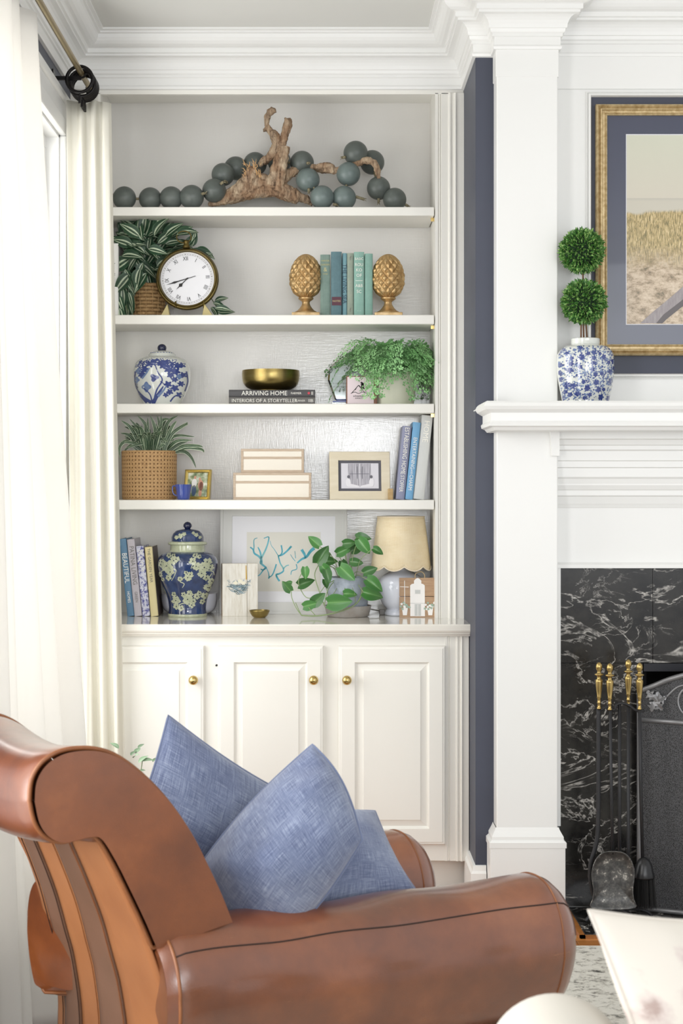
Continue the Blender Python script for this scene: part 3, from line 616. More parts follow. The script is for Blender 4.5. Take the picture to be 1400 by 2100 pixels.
bpx('sage grey book with worn plain spine', 711.5, 724.5, 519, 5.874, .13, 1, cloth('sage_grey_cloth', '#9aa394', '#8b9a8c'), group=GRP, words=[('f', 12, 530, INKGR, 1, 1), ('f', 12, 636, INKGR, 1, 1)])
bpx('mint green book with stacked white letters down its spine', 725.5, 746.5, 516.5, 5.872, .14, 1, cloth('mint_cloth', '#8fb5a8', '#84aca0'), group=GRP, words=[('BASIC', 7.5, 531, INKW, 1, .9), ('ROU', 9, 543, INKW, 1, .9), ('KO', 9, 554, INKW, 1, 1), ('OF', 9, 565, INKW, 1, 1), ('—', 14, 575, INKW, 1, 1), ('A&B', 9, 586, INKW, 1, .9), ('SC', 9, 598, INKW, 1, 1), ('- - -', 5, 637, INKW, 1, 1)])
bpx('plain sea green cloth book, rightmost of the row', 747.5, 764, 520, 5.876, .13, 1, cloth('sea_green_cloth', '#87ada1', '#7ba397'), group=GRP)
bpx('slim white book standing behind the curtain edge at the left end', 224, 242.5, 499, 5.86, .16, 1, plain('white_jacket', '#e9e8e4', .5), words=[('home library', 8, 560, INKGR, 0, 1)])

# gold pineapple finials
GOLD = plain('antique_gold', '#d6b887', .40, .65, var='#a98553', vscale=40)
GOLD2 = plain('pale_gold_leaf', '#dcc298', .42, .5, var='#ab8a55', vscale=30)
def finial(cx, label):
    Y0 = 5.90; s = Y0/F; zb_ = SH[1][0]; c = Vector((X_(cx, Y0), Y0, zb_))
    t = thing('pineapple_finial', label, 'finial', c, 'pair of gold pineapple finials')
    G().box(c.x-28.5*s, c.x+28.5*s, Y0-28.5*s, Y0+28.5*s, zb_, zb_+8.5*s).build('plinth', GOLD2, t, bevel=.002)
    G().lathe(c, [(r*s, z*s) for r, z in [(24, 8), (24, 10), (22, 12), (18, 14), (13, 19), (9, 25), (7.5, 30), (8.5, 33), (13, 36), (15.5, 38), (15.5, 40), (13, 42)]], 40).build('stem', GOLD, t, smooth='auto', ang=.8)
    n, m_ = 168, 110; vs = []; H = 90*s; z0 = zb_+40*s
    for j in range(m_+1):
        u = j/m_; R = 33*s*(sin(PI*min(1, u**.72*.985+.0))**.62 if u < .999 else 0.02); R = 33*s*max(.02, math.sqrt(max(0, 1-((u-.42)/(.42 if u < .42 else .585))**2))**(1.05 if u > .42 else .8))
        if u < .04: R = max(R, 12*s)
        for i in range(n):
            th = 2*PI*i/n; A = 6*th/1+u*15.0; B = 6*th-u*15.0
            d = min(abs(sin(A/1)), abs(sin(B/1))); R2 = R*(.90+.16*d**.75)
            vs.append((c.x+R2*cos(th), c.y+R2*sin(th), z0+H*u))
    g = G(); g.add(vs, [(j*n+i, j*n+(i+1) % n, (j+1)*n+(i+1) % n, (j+1)*n+i) for j in range(m_) for i in range(n)]+[tuple(m_*n+i for i in range(n))])
    g.build('pineapple', GOLD, t, smooth=True); return t
finial(627, 'gold pineapple finial bookend on the left side of the green books')
finial(795.5, 'gold pineapple finial bookend on the right side of the green books')

# mantel-style clock
Yc = 5.86; s = Yc/F; cx, cy = 384, 572
ck = thing('desk_clock', 'round brass desk clock with white roman numeral face and top ring', 'clock', (X_(cx, Yc), Yc, SH[1][0]))
CB = plain('dark_brass', '#6f6033', .38, .75, var='#52451f', vscale=20)
c = P(cx, cy, Yc); RX = Matrix.Rotation(PI/2, 3, 'X') @ Matrix.Identity(3)
Rt = Matrix.Rotation(PI/2-.06, 3, 'X')
G().lathe(c, [(r*s, z*s) for r, z in [(52, -16), (60, -15), (63.5, -8), (64.5, -2), (62, 3), (60, 3.5), (60.5, 7), (58.5, 10), (57, 9.5), (56, 5), (55.5, 2), (50, 1)]], 72, Rt).build('case', CB, ck, smooth='auto', ang=.7)
fm = plain('clock_face_white', '#e6e6ea', .35)
fo = G().lathe(c, [(55*s, 1.6*s), (54.9*s, 2.2*s), (.01*s, 2.21*s)], 64, Rt, cap=False).build('dial', fm, ck)
def cf(a, r, lift=2.6): # angle clockwise from 12, radius px
    a = a-.09; return c+Rt @ Vector((sin(a)*r*s, cos(a)*r*s, lift*s))
NUM = ['XII', 'I', 'II', 'III', 'IIII', 'V', 'VI', 'VII', 'VIII', 'IX', 'X', 'XI']
for i, nm in enumerate(NUM):
    a = i*PI/6; o = cf(a, 41.5); M = frameM(o, cf(a+PI/2, 10)-cf(0, 0), cf(a, 10)-cf(0, 0)); text(nm, 12*s, INKBL, fo, M, name='numeral', sx=.75)
g = G()
for i in range(60):
    a = i*PI/30
    if i % 5 == 0: g.poly([cf(a+.0, 51.8), cf(a+.02, 50.4), cf(a, 49), cf(a-.02, 50.4)])
    else: g.poly([cf(a+.006, 51), cf(a+.006, 49), cf(a-.006, 49), cf(a-.006, 51)])
n = 72
for R_ in (51.6, 48.8): g.add([cf(2*PI*i/n, r) for r in (R_, R_+.35) for i in range(n)], [(i, (i+1) % n, (i+1) % n+n, i+n) for i in range(n)])
g.build('minute_track', INKGR, fo)
def hand(ang, ln, tail, wd_, nm, lift):
    g = G(); P_ = lambda r, w: cf(ang, r, lift)+(cf(ang+PI/2, w, lift)-cf(0, 0, lift))
    pr = [(-tail, .5), (-2, .7), (0, 1.6), (3, .8), (ln*.45, 1.0 if wd_ < 4 else .9), (ln*.62, wd_), (ln*.75, 1.0), (ln, .2)]
    vs = [P_(r, w) for r, w in pr]+[P_(r, -w) for r, w in pr]; k = len(pr); g.add(vs, [(i, i+1, i+1+k, i+k) for i in range(k-1)]); g.build(nm, INKBL, ck)
hand(math.atan2(342-384, -(583-570))+.09, 44, 18, 2.2, 'minute_hand', 4); hand(math.atan2(362-384, -(592-570))+.09, 31, 3, 4.2, 'hour_hand', 3.4)
G().lathe(c+Vector((-2*s, -.001, 67*s)), [(7*s, -4*s), (8*s, -1*s), (6*s, 3*s), (5*s, 6*s), (6.5*s, 9*s), (5*s, 12*s), (1*s, 13*s)], 20).build('crown', CB, ck, smooth=True)
rc = c+Vector((-7*s, 0, 86*s)); G().tube([rc+Vector((15*s*cos(a), -2*s*cos(a), 12*s*sin(a))) for a in [i*2*PI/36 for i in range(36)]], 1.3*s, 8, closed=True).build('ring', CB, ck, smooth=True)
HORN = plain('pale_horn', '#b7a873', .4)
for dx, sg in ((-48, -1), (40, 1)):
    q = P(cx+dx, 645, Yc-.012); g = G(); g.prism([(q.x-9*s*(1 if sg > 0 else .6), SH[1][0]), (q.x+13*s, SH[1][0]), (q.x+6*s*(-sg)+2*s, SH[1][0]+24*s)], Yc-.03, Yc+.012); g.build('foot', HORN, ck, bevel=.002)
G().tube([P(cx-24, 630, Yc-.012), P(cx-24, 618, Yc-.02)], .003, 8).build('clip', CB, ck); G().tube([P(cx+34, 632, Yc-.012), P(cx+34, 618, Yc-.02)], .003, 8).build('clip', CB, ck)

# striped trailing plant in a wicker pot
WICK = plain('natural_wicker', '#c3a173', .7, var='#a37e50', vscale=60, vstretch=(3, 3, 1), bmp=.3, bscale=500)
def wicker(c, r0, r1, h, rows, nst, parent, mat, amp=.0018, rad=.0034):
    g = G()
    for j in range(rows):
        z = h*(j+.5)/rows; R_ = r0+(r1-r0)*z/h; n = nst*6
        g.tube([c+Vector(((R_+amp*cos(nst/2*2*PI*i/n+PI*(j % 2)))*cos(2*PI*i/n), (R_+amp*cos(nst/2*2*PI*i/n+PI*(j % 2)))*sin(2*PI*i/n), z)) for i in range(n)], rad, 5, closed=True, flat=h/rows/rad/2*.98)
    g.build('weave', mat, parent, smooth=True, kind='stuff')
    g = G()
    for i in range(nst):
        a = 2*PI*i/nst; g.tube([c+Vector((r0*cos(a), r0*sin(a), 0)), c+Vector((r1*cos(a), r1*sin(a), h))], rad*.7, 5)
    g.build('stakes', mat, parent, kind='stuff')
SOIL = plain('dark_soil', '#2c211a', .95)
Yp = 5.98; s = Yp/F
tr = thing('trailing_plant', 'striped green and white leaved trailing plant in a small wicker pot behind the clock', 'plant', (X_(303, Yp), Yp, SH[1][0]))
c = Vector((X_(303, Yp), Yp, SH[1][0])); pt = G().lathe(c, [(29*s, 0), (35*s, 70*s), (33*s, 70*s), (33*s, 62*s)], 32).build('pot', WICK, tr)
wicker(c, 30.5*s, 37*s, 72*s, 10, 16, pt, WICK, .003)
STRIPE = leafmat('striped_leaf_green', [(0.0, '#263f2c'), (.06, '#2c4a33'), (.11, '#b9c6a8'), (.17, '#c7d2b8'), (.22, '#31503a'), (.36, '#24402c'), (.47, '#3c5c42')], .25)
lm = [leafmesh('leaf', 1, w_, 'lance', cu, .22, mat=STRIPE) for cu, w_ in ((.15, .5), (.4, .58), (.65, .46))]
rr = random.Random(11)
spec = []
for k in range(84):
    u = rr.random(); a = rr.uniform(-.35, PI+.35) if rr.random() < .6 else rr.uniform(PI*.6, PI*1.25)
    px = 303+rr.gauss(-8, 36); py = 478+abs(rr.gauss(18, 42)); px = min(max(px, 250), 392)
    spec.append((px, py, rr.uniform(5.93, 6.02) if (px-384)**2+(py-572)**2 < 92**2 else rr.uniform(5.86, 6.0), math.atan2(520-py+rr.uniform(-14, 14), px-300+rr.uniform(-20, 20)), rr.uniform(34, 52)))
for k in range(34): spec.append((rr.uniform(268, 322), rr.uniform(495, 560), rr.uniform(5.90, 6.0), rr.uniform(-PI, PI), rr.uniform(32, 46)))
for k in range(14): spec.append((rr.uniform(242, 268), rr.uniform(545, 634), rr.uniform(5.86, 5.95), rr.uniform(-2.8, -.9), rr.uniform(28, 42)))
spec += [(338, 500, 5.95, 1.2, 26), (392, 506, 5.95, 1.25, 34), (380, 508, 5.95, .9, 36), (400, 512, 5.96, -.2, 40), (404, 516, 5.95, -.5, 34), (440, 618, 5.9, .3, 28), (436, 622, 5.88, -.1, 32), (440, 632, 5.87, -.1, 34), (432, 630, 5.88, -.8, 26), (446, 640, 5.87, .1, 30), (268, 575, 5.88, -1.4, 30), (300, 560, 5.86, -2.2, 42), (288, 550, 5.85, -1.9, 44), (245, 478, 5.9, 0, 12), (262, 500, 5.9, 1.9, 26), (285, 480, 5.9, .1, 32), (262, 486, 5.88, .1, 30), (300, 486, 5.9, .5, 36)]
stems = G()
for px, py, y, a, ln in spec:
    p = P(px, py, y); d = Vector((cos(a), rr.uniform(-.35, .12), sin(a))); 
    if px < 262: d.x = abs(d.x)*.3
    if y > 5.93: d.y = min(d.y, .05)
    up = Vector((rr.uniform(-.5, .5), -1, rr.uniform(.1, .9)))
    leaf_at(lm[rr.randrange(3)], tr, p, d, up, ln*y/F*1.05)
for k in range(14):
    px = rr.uniform(255, 385); py = rr.uniform(490, 560); q = P(px, py, 5.95); stems.tube(catmull([c+Vector((0, 0, 66*s)), (c+Vector((0, 0, 100*s))).lerp(q, .5), q], 4), .0016, 5)
stems.tube(catmull([c+Vector((.02, 0, 66*s)), P(400, 560, 5.99), P(432, 610, 5.95), P(450, 640, 5.88)], 4), .0016, 5)
stems.tube(catmull([c+Vector((-.02, 0, 66*s)), P(262, 560, 5.93), P(256, 600, 5.9), P(262, 640, 5.88)], 4), .0016, 5)
stems.build('stem', plain('stem_green', '#5b6f48', .6), tr)

# ================================================================ PORCELAIN
PORC = plain('white_porcelain', '#d9dcd6', .12, coat=.6)
BLUEP = plain('cobalt_glaze', '#2e3c7c', .12, coat=.6, var='#46558f', vscale=60); BLUEL = plain('pale_cobalt_glaze', '#7f93b4', .12, coat=.6, var='#5d72a4', vscale=50)
NAVYG = plain('navy_glaze', '#1a2144', .1, coat=.6)
p3 = Pot(332, 5.93, SH[2][0], [(36, 828), (38, 827), (40, 822), (48, 805), (55, 788), (58, 768), (56.5, 750), (49, 736), (38, 730), (30, 727.5)], 828)
j3 = thing('ginger_jar', 'round blue and white lidded ginger jar with painted flowers on the third shelf', 'jar', p3.c)
body = p3.body('body', PORC, j3)
lid = G().lathe(p3.c, [(r*p3.k, (828-y)*p3.k) for r, y in [(28, 728), (28, 724), (24, 720), (14, 717), (7, 715)]], 48).build('lid', PORC, j3, smooth='auto', ang=.8)
G().sphere(p3.c+Vector((0, 0, (828-710.5)*p3.k)), 9.5*p3.k, 24, 14, .9).build('knob', NAVYG, lid, smooth=True)
g = G(); gl = G(); rr = random.Random(4)
for x, y, r, pe in [(288, 745, 9, 6), (300, 741, 10, 7), (314, 745, 9, 6), (322, 738, 8, 5), (342, 740, 9, 7), (356, 744, 10, 6), (300, 757, 9, 7), (295, 768, 7, 6), (352, 757, 10, 7), (364, 762, 8, 6), (368, 750, 7, 6), (340, 750, 8, 6), (354, 770, 6, 5), (334, 745, 7, 6), (362, 778, 6, 6), (378, 768, 6, 5), (349, 788, 7, 5), (362, 795, 7, 5), (352, 803, 6, 5), (374, 786, 6, 6), (370, 808, 6, 5), (344, 809, 5, 5), (322, 775, 8, 3), (280, 790, 6, 5), (376, 748, 6, 5)]: blob(g, p3, x, y, r, pe, .28, rr.random()*6, sy=.85)
for x, y, r in [(305, 793, 9), (288, 760, 6), (284, 778, 6), (371, 772, 5)]: blob(gl, p3, x, y, r, 4, .2, rr.random()*3)
for pts, w0, w1 in [([(316, 826), (312, 808), (300, 796)], 3, 2), ([(318, 826), (326, 800), (338, 780), (330, 765), (324, 750)], 3.5, 2), ([(314, 824), (300, 815), (288, 803), (282, 795)], 7, 2), ([(318, 824), (330, 806), (340, 792)], 9, 2), ([(304, 824), (292, 812), (282, 802)], 5, 2), ([(334, 782), (345, 790), (356, 800)], 1.6, 1.2), ([(281, 760), (279, 780), (285, 800)], 5, 2), ([(322, 750), (338, 745), (346, 752)], 2, 1.5), ([(384, 760), (386, 780), (380, 800)], 3, 2), ([(352, 822), (360, 812), (372, 806)], 3, 2), ([(287, 825), (282, 815), (280, 808)], 3, 2)]: stroke(g, p3, pts, w0, w1)
for pts, w0, w1 in [([(328, 812), (340, 800), (346, 790)], 6, 1), ([(296, 776), (306, 765), (312, 755)], 4, 3)]: stroke(gl, p3, pts, w0, w1, .0009)
g.build('painted_flowers', BLUEP, body, smooth=False); gl.build('painted_buds', BLUEL, body)
g = G()
for i in range(9): a = i; x = 308+i*6; g.add([p3.c+Vector(((27.6-(0 if False else 0))*p3.k*sin((x-332)/30*1.2)*.9, -(27)*p3.k*cos((x-332)/30*1.2)*.9-.002, (828-721.5+.5*(i % 2))*p3.k))+Vector((dx, 0, dz)) for dx, dz in ((-.004, 0), (0, -.002), (.004, 0), (0, .002))], [(0, 1, 2, 3)])
g.build('lid_band', BLUEP, lid)

# large ginger jar on the counter
CREAMG = plain('cream_glaze', '#c3c7ab', .14, coat=.5, var='#aab094', vscale=50)
DKG = plain('dark_blue_glaze', '#1c2a4e', .1, coat=.7, var='#2f4573', vscale=26)
Yj = 5.90
p5 = Pot(384.5, Yj, ZCT, [(38, 1265), (39.5, 1264), (39.5, 1260), (38.5, 1256), (38, 1246), (41, 1228), (50, 1205), (58, 1183), (62, 1160), (60, 1147), (52, 1138), (40, 1133), (35, 1132), (34.5, 1120)], 1265)
j5 = thing('temple_jar', 'tall navy lidded temple jar with cream blossoms beside the leaning books', 'jar', p5.c)
body = p5.body('body', DKG, j5)
K = lambda l: [(r*p5.k, (1265-y)*p5.k) for r, y in l]
G().lathe(p5.c, K([(39, 1265.0), (40.3, 1264), (40.3, 1260), (39.3, 1259)]), 56, cap=False).build('foot_rim', CREAMG, j5, smooth=True)
G().lathe(p5.c, K([(38, 1133.2), (36, 1131.5), (35.3, 1128), (35, 1119)]), 56, cap=False).build('neck_band', CREAMG, j5, smooth=True)
lid = G().lathe(p5.c, K([(34, 1119), (39, 1117.5), (40, 1116), (39, 1113), (34, 1112), (33, 1111), (33, 1103), (30, 1096), (24, 1090), (12, 1087), (5, 1086)]), 56).build('lid', DKG, j5, smooth='auto', ang=.8)
G().lathe(p5.c, K([(34, 1119.5), (39.4, 1118), (40.6, 1116), (39.4, 1112.6), (34, 1111.6)]), 56, cap=False).build('lid_rim', CREAMG, lid, smooth=True)
G().lathe(p5.c, K([(5, 1087), (6, 1085), (9, 1081), (8.5, 1077), (5, 1073), (.5, 1071.5)]), 24).build('knob', NAVYG, lid, smooth=True)
g = G(); gd = G(); rr = random.Random(9)
def bloom(x, y, r, n=1, po=p5):
    r *= .86; blob(g, po, x, y, r, 5, .22, rr.random()*6, n=36)
    for k in range(5):
        a = rr.random()*.6+k*1.256; blob(g, po, x+cos(a)*r*.8, y+sin(a)*r*.8, r*.48, 4, .25, rr.random()*6, n=18, lift=.0008)
    blob(gd, po, x+rr.uniform(-1, 1), y, 1.3, 3, .1, lift=.0014, n=8)
    for k in range(3):
        a = k*2.1+rr.random(); stroke(gd, po, [(x+cos(a)*r*.5, y+sin(a)*r*.5), (x+cos(a)*r*.75+1, y+sin(a)*r*.75)], .7, .4, lift=.0014, k=2)
for x, y, r in [(347, 1160, 12), (361, 1149, 8), (354, 1172, 8), (336, 1152, 6), (367, 1146, 6), (350, 1184, 6), (333, 1158, 5), (399, 1150, 7), (407, 1160, 8), (421, 1163, 10), (428, 1152, 8), (417, 1175, 8), (425, 1184, 6), (434, 1163, 6), (390, 1183, 7), (374, 1186, 5), (386, 1173, 4), (395, 1177, 6), (364, 1231, 9), (360, 1218, 5), (388, 1228, 10), (392, 1217, 7), (406, 1222, 6), (364, 1243, 6), (396, 1240, 6), (374, 1246, 6), (380, 1218, 5), (398, 1232, 6), (412, 1216, 4), (428, 1205, 8), (421, 1222, 7), (434, 1192, 6), (416, 1234, 5), (332, 1178, 5), (337, 1188, 4), (404, 1139, 5), (412, 1141, 4), (350, 1139, 5), (360, 1139, 4)]: bloom(x, y, r)
for pts in [[(358, 1165), (366, 1168), (362, 1180), (356, 1190)], [(374, 1192), (382, 1196), (378, 1204)], [(386, 1180), (378, 1186), (370, 1190)], [(428, 1170), (438, 1172), (440, 1180)], [(332, 1200), (340, 1212), (344, 1225)], [(430, 1185), (436, 1176)], [(344, 1168), (334, 1172), (330, 1184)], [(400, 1155), (396, 1165)], [(370, 1240), (380, 1236), (392, 1240)], [(406, 1218), (410, 1210)]]: stroke(g, p5, pts, 2.2, 1.2)
g.build('painted_blossoms', CREAMG, body); gd.build('painted_veins', plain('dark_line_glaze', '#1d2740', .2), body)
class LidP:
    def on(s, px, py, lift): 
        z = (1265-py)*p5.k; r = rprof(K([(33.6, 1112), (33.4, 1103), (30.4, 1096), (24.5, 1090), (12, 1087)]), z); a = math.asin(max(-.98, min(.98, (px-384.5)*p5.k/r))); return p5.c+Vector(((r+lift)*sin(a), -(r+lift)*cos(a), z))
g = G(); gd = G()
for x, y, r in [(372, 1100, 5), (364, 1103, 4), (380, 1096, 4), (404, 1098, 4), (411, 1103, 3), (398, 1094, 3)]: bloom(x, y, r, po=LidP())
g.build('painted_blossoms', CREAMG, lid)
bw = Pot(388, 6.00, ZCT, [(36, 1265), (52, 1255), (57, 1235), (57, 1222)], 1265)
tag(bw.body('white_bowl', plain('pale_blue_white_glaze', '#d5d8e6', .15, coat=.5), None), 'pale blue white ceramic bowl half hidden behind the navy temple jar', 'bowl')

# ================================================================ SHELF THREE
COVD = plain('charcoal_jacket', '#4a494b', .5); COVG = plain('taupe_jacket', '#6b6966', .5)
def lying(label, x0, x1, y0, y1, Y0, dep, mat, z, words):
    r = thing('book', label, 'book', (X_(x0, Y0), Y0, z), 'two large books lying flat under the brass bowl'); s = Y0/F; a, b_ = X_(x0, Y0), X_(x1, Y0); h = (y1-y0)*s
    n = 6; pf = [(Y0+.004-.004*sin(PI*i/n), z+h/2-cos(PI*i/n)*h/2) for i in range(n+1)]; pf += [(Y0+dep, z+h), (Y0+dep, z+h-.0028), (Y0+.008, z+h-.0028), (Y0+.008, z+.0028), (Y0+dep, z+.0028), (Y0+dep, z)]
    k = len(pf); g = G(); g.add([(a, c_, d) for c_, d in pf]+[(b_, c_, d) for c_, d in pf], [(i, (i+1) % k, (i+1) % k+k, i+k) for i in range(k)]+[tuple(range(k-1, -1, -1)), tuple(range(k, 2*k))]); g.build('cover', mat, r)
    G().box(a+.003, b_-.003, Y0+.0082, Y0+dep-.003, z+.003, z+h-.003).build('pages', PAGE, r)
    for st_, sz, px, ink, sx in words: text(st_, sz*s, ink, r, Matrix.Translation((X_(px, Y0), Y0-.0008, z+h/2)) @ Matrix.Rotation(PI/2, 4, 'X'), sx=sx)
    return z+h
zz = lying('lower taupe grey coffee table book with white spine title', 469, 646, 812.5, 828, 5.87, .21, COVG, SH[2][0], [('INTERIORS OF A STORYTELLER', 10.5, 542, INKW, .92), ('TURNER', 5.5, 615, INKW, 1), ('IIB', 9, 637, INKW, 1.1)])
RED = plain('red_mark', '#c23a4a', .5)
zz = lying('upper charcoal coffee table book directly under the brass bowl', 469, 646, 797, 812, 5.87, .21, COVD, zz, [('ARRIVING HOME', 13, 542, INKW, .95), ('FARMER', 6, 607, INKW, 1), ('●', 7, 633, RED, 1), ('II', 10, 640, INKW, .9)])
BB = plain('brushed_brass', '#a3915c', .3, 1.0, var='#8d7a48', vscale=6, vstretch=(1, 1, 8))
pb = Pot(555, 5.98, zz, [(35, 797), (37, 796), (38, 794), (50, 788), (57, 778), (59, 765), (58.5, 754)], 797)
pb.sp = pb.smooth_prof(5); k = pb.k
g = G().lathe(pb.c, pb.sp+[(57.5*k, 43*k), (57*k, 32*k), (54*k, 20*k), (44*k, 9*k), (20*k, 5*k), (.5*k, 5*k)], 64); tag(g.build('brass_bowl', BB, None, smooth='auto', ang=1.0), 'wide brushed brass bowl sitting on two stacked books', 'bowl')
# glass award
m = bpy.data.materials.new('award_glass'); m.use_nodes = True; nt = m.node_tree; nt.nodes.clear(); o_ = nt.nodes.new('ShaderNodeOutputMaterial'); t_ = nt.nodes.new('ShaderNodeBsdfTransparent'); g_ = nt.nodes.new('ShaderNodeBsdfGlossy'); x_ = nt.nodes.new('ShaderNodeMixShader'); lw = nt.nodes.new('ShaderNodeLayerWeight'); lw.inputs[0].default_value = .35
t_.inputs[0].default_value = rgb('#eef3f3'); g_.inputs['Roughness'].default_value = .05; L(nt, lw.outputs['Fresnel'], x_.inputs[0]); L(nt, t_.outputs[0], x_.inputs[1]); L(nt, g_.outputs[0], x_.inputs[2]); L(nt, x_.outputs[0], o_.inputs[0]); AW = m
aw = thing('glass_award', 'clear faceted octagonal glass award with a blue strip behind the small plaque', 'award', (X_(708, 5.95), 5.95, SH[2][0]))
s = 5.95/F; A_ = [(687, 822), (672, 780), (674, 755), (692, 738), (722, 731), (738, 750), (746, 768), (742, 800), (730, 822)]
G().prism([(X_(a, 5.95), Z_(c_, 5.95)) for a, c_ in A_], 5.94, 5.965).build('plate', AW, aw, bevel=.006, segs=1)
G().box(X_(680, 5.95), X_(738, 5.95), 5.925, 5.985, SH[2][0], SH[2][0]+.012).build('base', AW, aw, bevel=.002)
G().box(X_(682, 5.95), X_(736, 5.95), 5.925, 5.98, SH[2][0]+.0121, SH[2][0]+.016).build('blue_strip', plain('blue_acrylic', '#2d3fa0', .2), aw)
for i, tx_ in enumerate(('In recognition', 'of excellence', 'and service')): text(tx_, 5*s, INKGR, aw, Matrix.Translation(P(696, 786+i*7, 5.9385)) @ Matrix.Rotation(PI/2, 4, 'X'))
# small plaque box
WALN = plain('reddish_wood', '#8d5f48', .5, var='#6f4635', vscale=30, vstretch=(1, 1, 8)); PINK = plain('pale_pink_face', '#e3d3d8', .5)
Yq = 5.865; s = Yq/F
pl = thing('box_sign', 'small wooden block sign with a pale pink mountain print', 'sign', (X_(740, Yq), Yq, SH[2][0]))
z0 = SH[2][0]; z1 = Z_(771, Yq); x0, x1 = X_(710, Yq), X_(773, Yq)
G().box(x0, x1, Yq, Yq+.055, z0, z1).build('block', WALN, pl, bevel=.0015)
fc = G().box(x0+.0035, x1-.012*1, Yq-.0012, Yq+.001, z0+.0035, z1-.0035).build('face', PINK, pl)
FL = Flat(Yq-.0014); g = G()
for pts in [[(721, 806), (729, 797), (735, 791), (739, 796), (744, 801), (749, 806)], [(728, 800), (735, 790), (741, 797)], [(741, 802), (745, 794), (751, 805)], [(719, 807), (727, 804), (735, 807), (743, 804), (752, 807)]]: stroke(g, FL, pts, 1.3, 1.0, 0, 3)
for k in range(9): blob(g, FL, 742+(k % 3)*1.6-1+(k//3)*.5, 785+k*1.4, 2.2, 4, .4, k, n=12, lift=0)
stroke(g, FL, [(742, 800), (741, 788)], 1.2, .8, 0, 2)
g.build('mountain_print', INKBL, fc)
text('adventure', 6*s, INKBL, fc, Matrix.Translation(P(736, 812, Yq-.0016)) @ Matrix.Rotation(PI/2, 4, 'X')); text('AWAITS', 4.5*s, INKBL, fc, Matrix.Translation(P(736, 817, Yq-.0016)) @ Matrix.Rotation(PI/2, 4, 'X'))
# fern
FG = leafmat('fern_green', [(0, '#86b67a'), (1, '#86b67a')], .35, .5); STG = plain('fern_stem', '#4f6b3d', .6)
Yf = 5.93; s = Yf/F
pf_ = Pot(807, Yf, SH[2][0], [(40, 828), (41, 826), (50, 757), (51, 754), (48, 754), (46, 762)], 828); pf_.sp = [(r, z) for r, z in pf_.prof]
fe = thing('potted_fern', 'bushy green maidenhair fern spilling out of a plain off-white pot', 'plant', pf_.c)
G().lathe(pf_.c, pf_.sp, 48).build('pot', plain('matte_offwhite_pot', '#dcdcca', .6), fe, smooth='auto', ang=.7)
def frondmesh(seed, reach, drop, rise):
    rr = random.Random(seed); vs = []; fs = []
    def pos(t): return Vector((reach*(t*1.05-.05*t*t), .0, rise*sin(PI*min(t*.8, 1))*1.0-drop*t**2.4))
    def leaflet(p, d, n_, r):
        d = d.normalized(); sx = d.cross(n_).normalized(); o = len(vs); up = n_*r*.25
        for a, b_ in ((0, 0), (.55, .55), (1.15, .62), (1.7, .3), (1.8, 0), (1.7, -.3), (1.15, -.62), (.55, -.55)): vs.append(p+d*a*r+sx*b_*r+up*abs(b_))
        fs.append((o, o+1, o+2, o+3, o+4)); fs.append((o, o+4, o+5, o+6, o+7))
    K_ = 11
    for i in range(1, K_+1):
        t = i/K_; p = pos(t); tg_ = (pos(min(t+.03, 1.03))-pos(t-.03)).normalized(); side = Vector((0, 1, 0)); nm = tg_.cross(side).normalized()*-1
        ln = .042*(1-abs(t-.35)*1.05)*rr.uniform(.8, 1.1)+.006
        for sg in (-1, 1):
            d = (tg_*.5+side*sg).normalized(); m_ = max(2, int(ln/.0075))
            for q in range(m_):
                pp = p+d*ln*(q+.6)/m_+Vector((0, 0, -.10*ln*(q/m_)**2)); dd = (d*.4+tg_*(1 if q % 2 else -1)).normalized()
                nz = (nm+Vector((rr.uniform(-.5, .5), rr.uniform(-.5, .5), rr.uniform(-.2, .2)))).normalized()
                leaflet(pp, dd, nz, .0052*rr.uniform(.85, 1.25)); leaflet(pp+d*.002, (d*.4-tg_*(1 if q % 2 else -1)).normalized(), nz, .0050*rr.uniform(.8, 1.2))
            leaflet(p+d*ln, d, nm, .0045)
    for i in range(12):
        a, c_ = pos(i/12), pos((i+1)/12); o = len(vs); vs.extend([a+Vector((0, -.0008, 0)), a+Vector((0, .0008, 0)), c_+Vector((0, .0008, 0)), c_+Vector((0, -.0008, 0))]); fs.append((o, o+1, o+2, o+3))
    me = bpy.data.meshes.new('frond'); me.from_pydata(vs, [], fs); me.materials.append(FG); me.uv_layers.new(name='UVMap'); return me
fm_ = {}
rr = random.Random(21); top = pf_.c+Vector((0, 0, 66*s))
def frond(az, reach, drop, rise, sd):
    key = (round(reach, 2), round(drop, 2), round(rise, 2)); 
    if key not in fm_: fm_[key] = frondmesh(sd, *key)
    o = inst('frond', fm_[key], fe, Matrix.Translation(top+Vector((cos(az)*.03, sin(az)*.03, rr.uniform(0, .02)))) @ Matrix.Rotation(az, 4, 'Z') @ Matrix.Rotation(rr.uniform(-.6, .6), 4, 'X')); return o
for k in range(64):
    az = rr.uniform(-PI, PI); cx_, sy_ = cos(az), sin(az)
    lim = min(.23 if cx_ < 0 else .125/max(cx_, .05), .10/max(sy_, .05) if sy_ > 0 else .14/max(-sy_, .05), .21)
    rc_ = lim*rr.uniform(.55, 1.0); frond(az, rc_, rr.choice([.0, .03, .07, .12])*min(1, rc_/.1), rr.choice([.04, .07, .10]), k)
for az, rc_, dr, ri in ((PI-.15, .21, .05, .07), (PI+.2, .20, .10, .09), (PI+.45, .19, .03, .1), (-.55, .13, .14, .05), (-.8, .12, .15, .05), (-1.15, .10, .12, .04), (-.35, .115, .12, .06), (-2.2, .12, .06, .06), (-1.8, .09, .06, .05)): frond(az, rc_, dr, ri, 77)

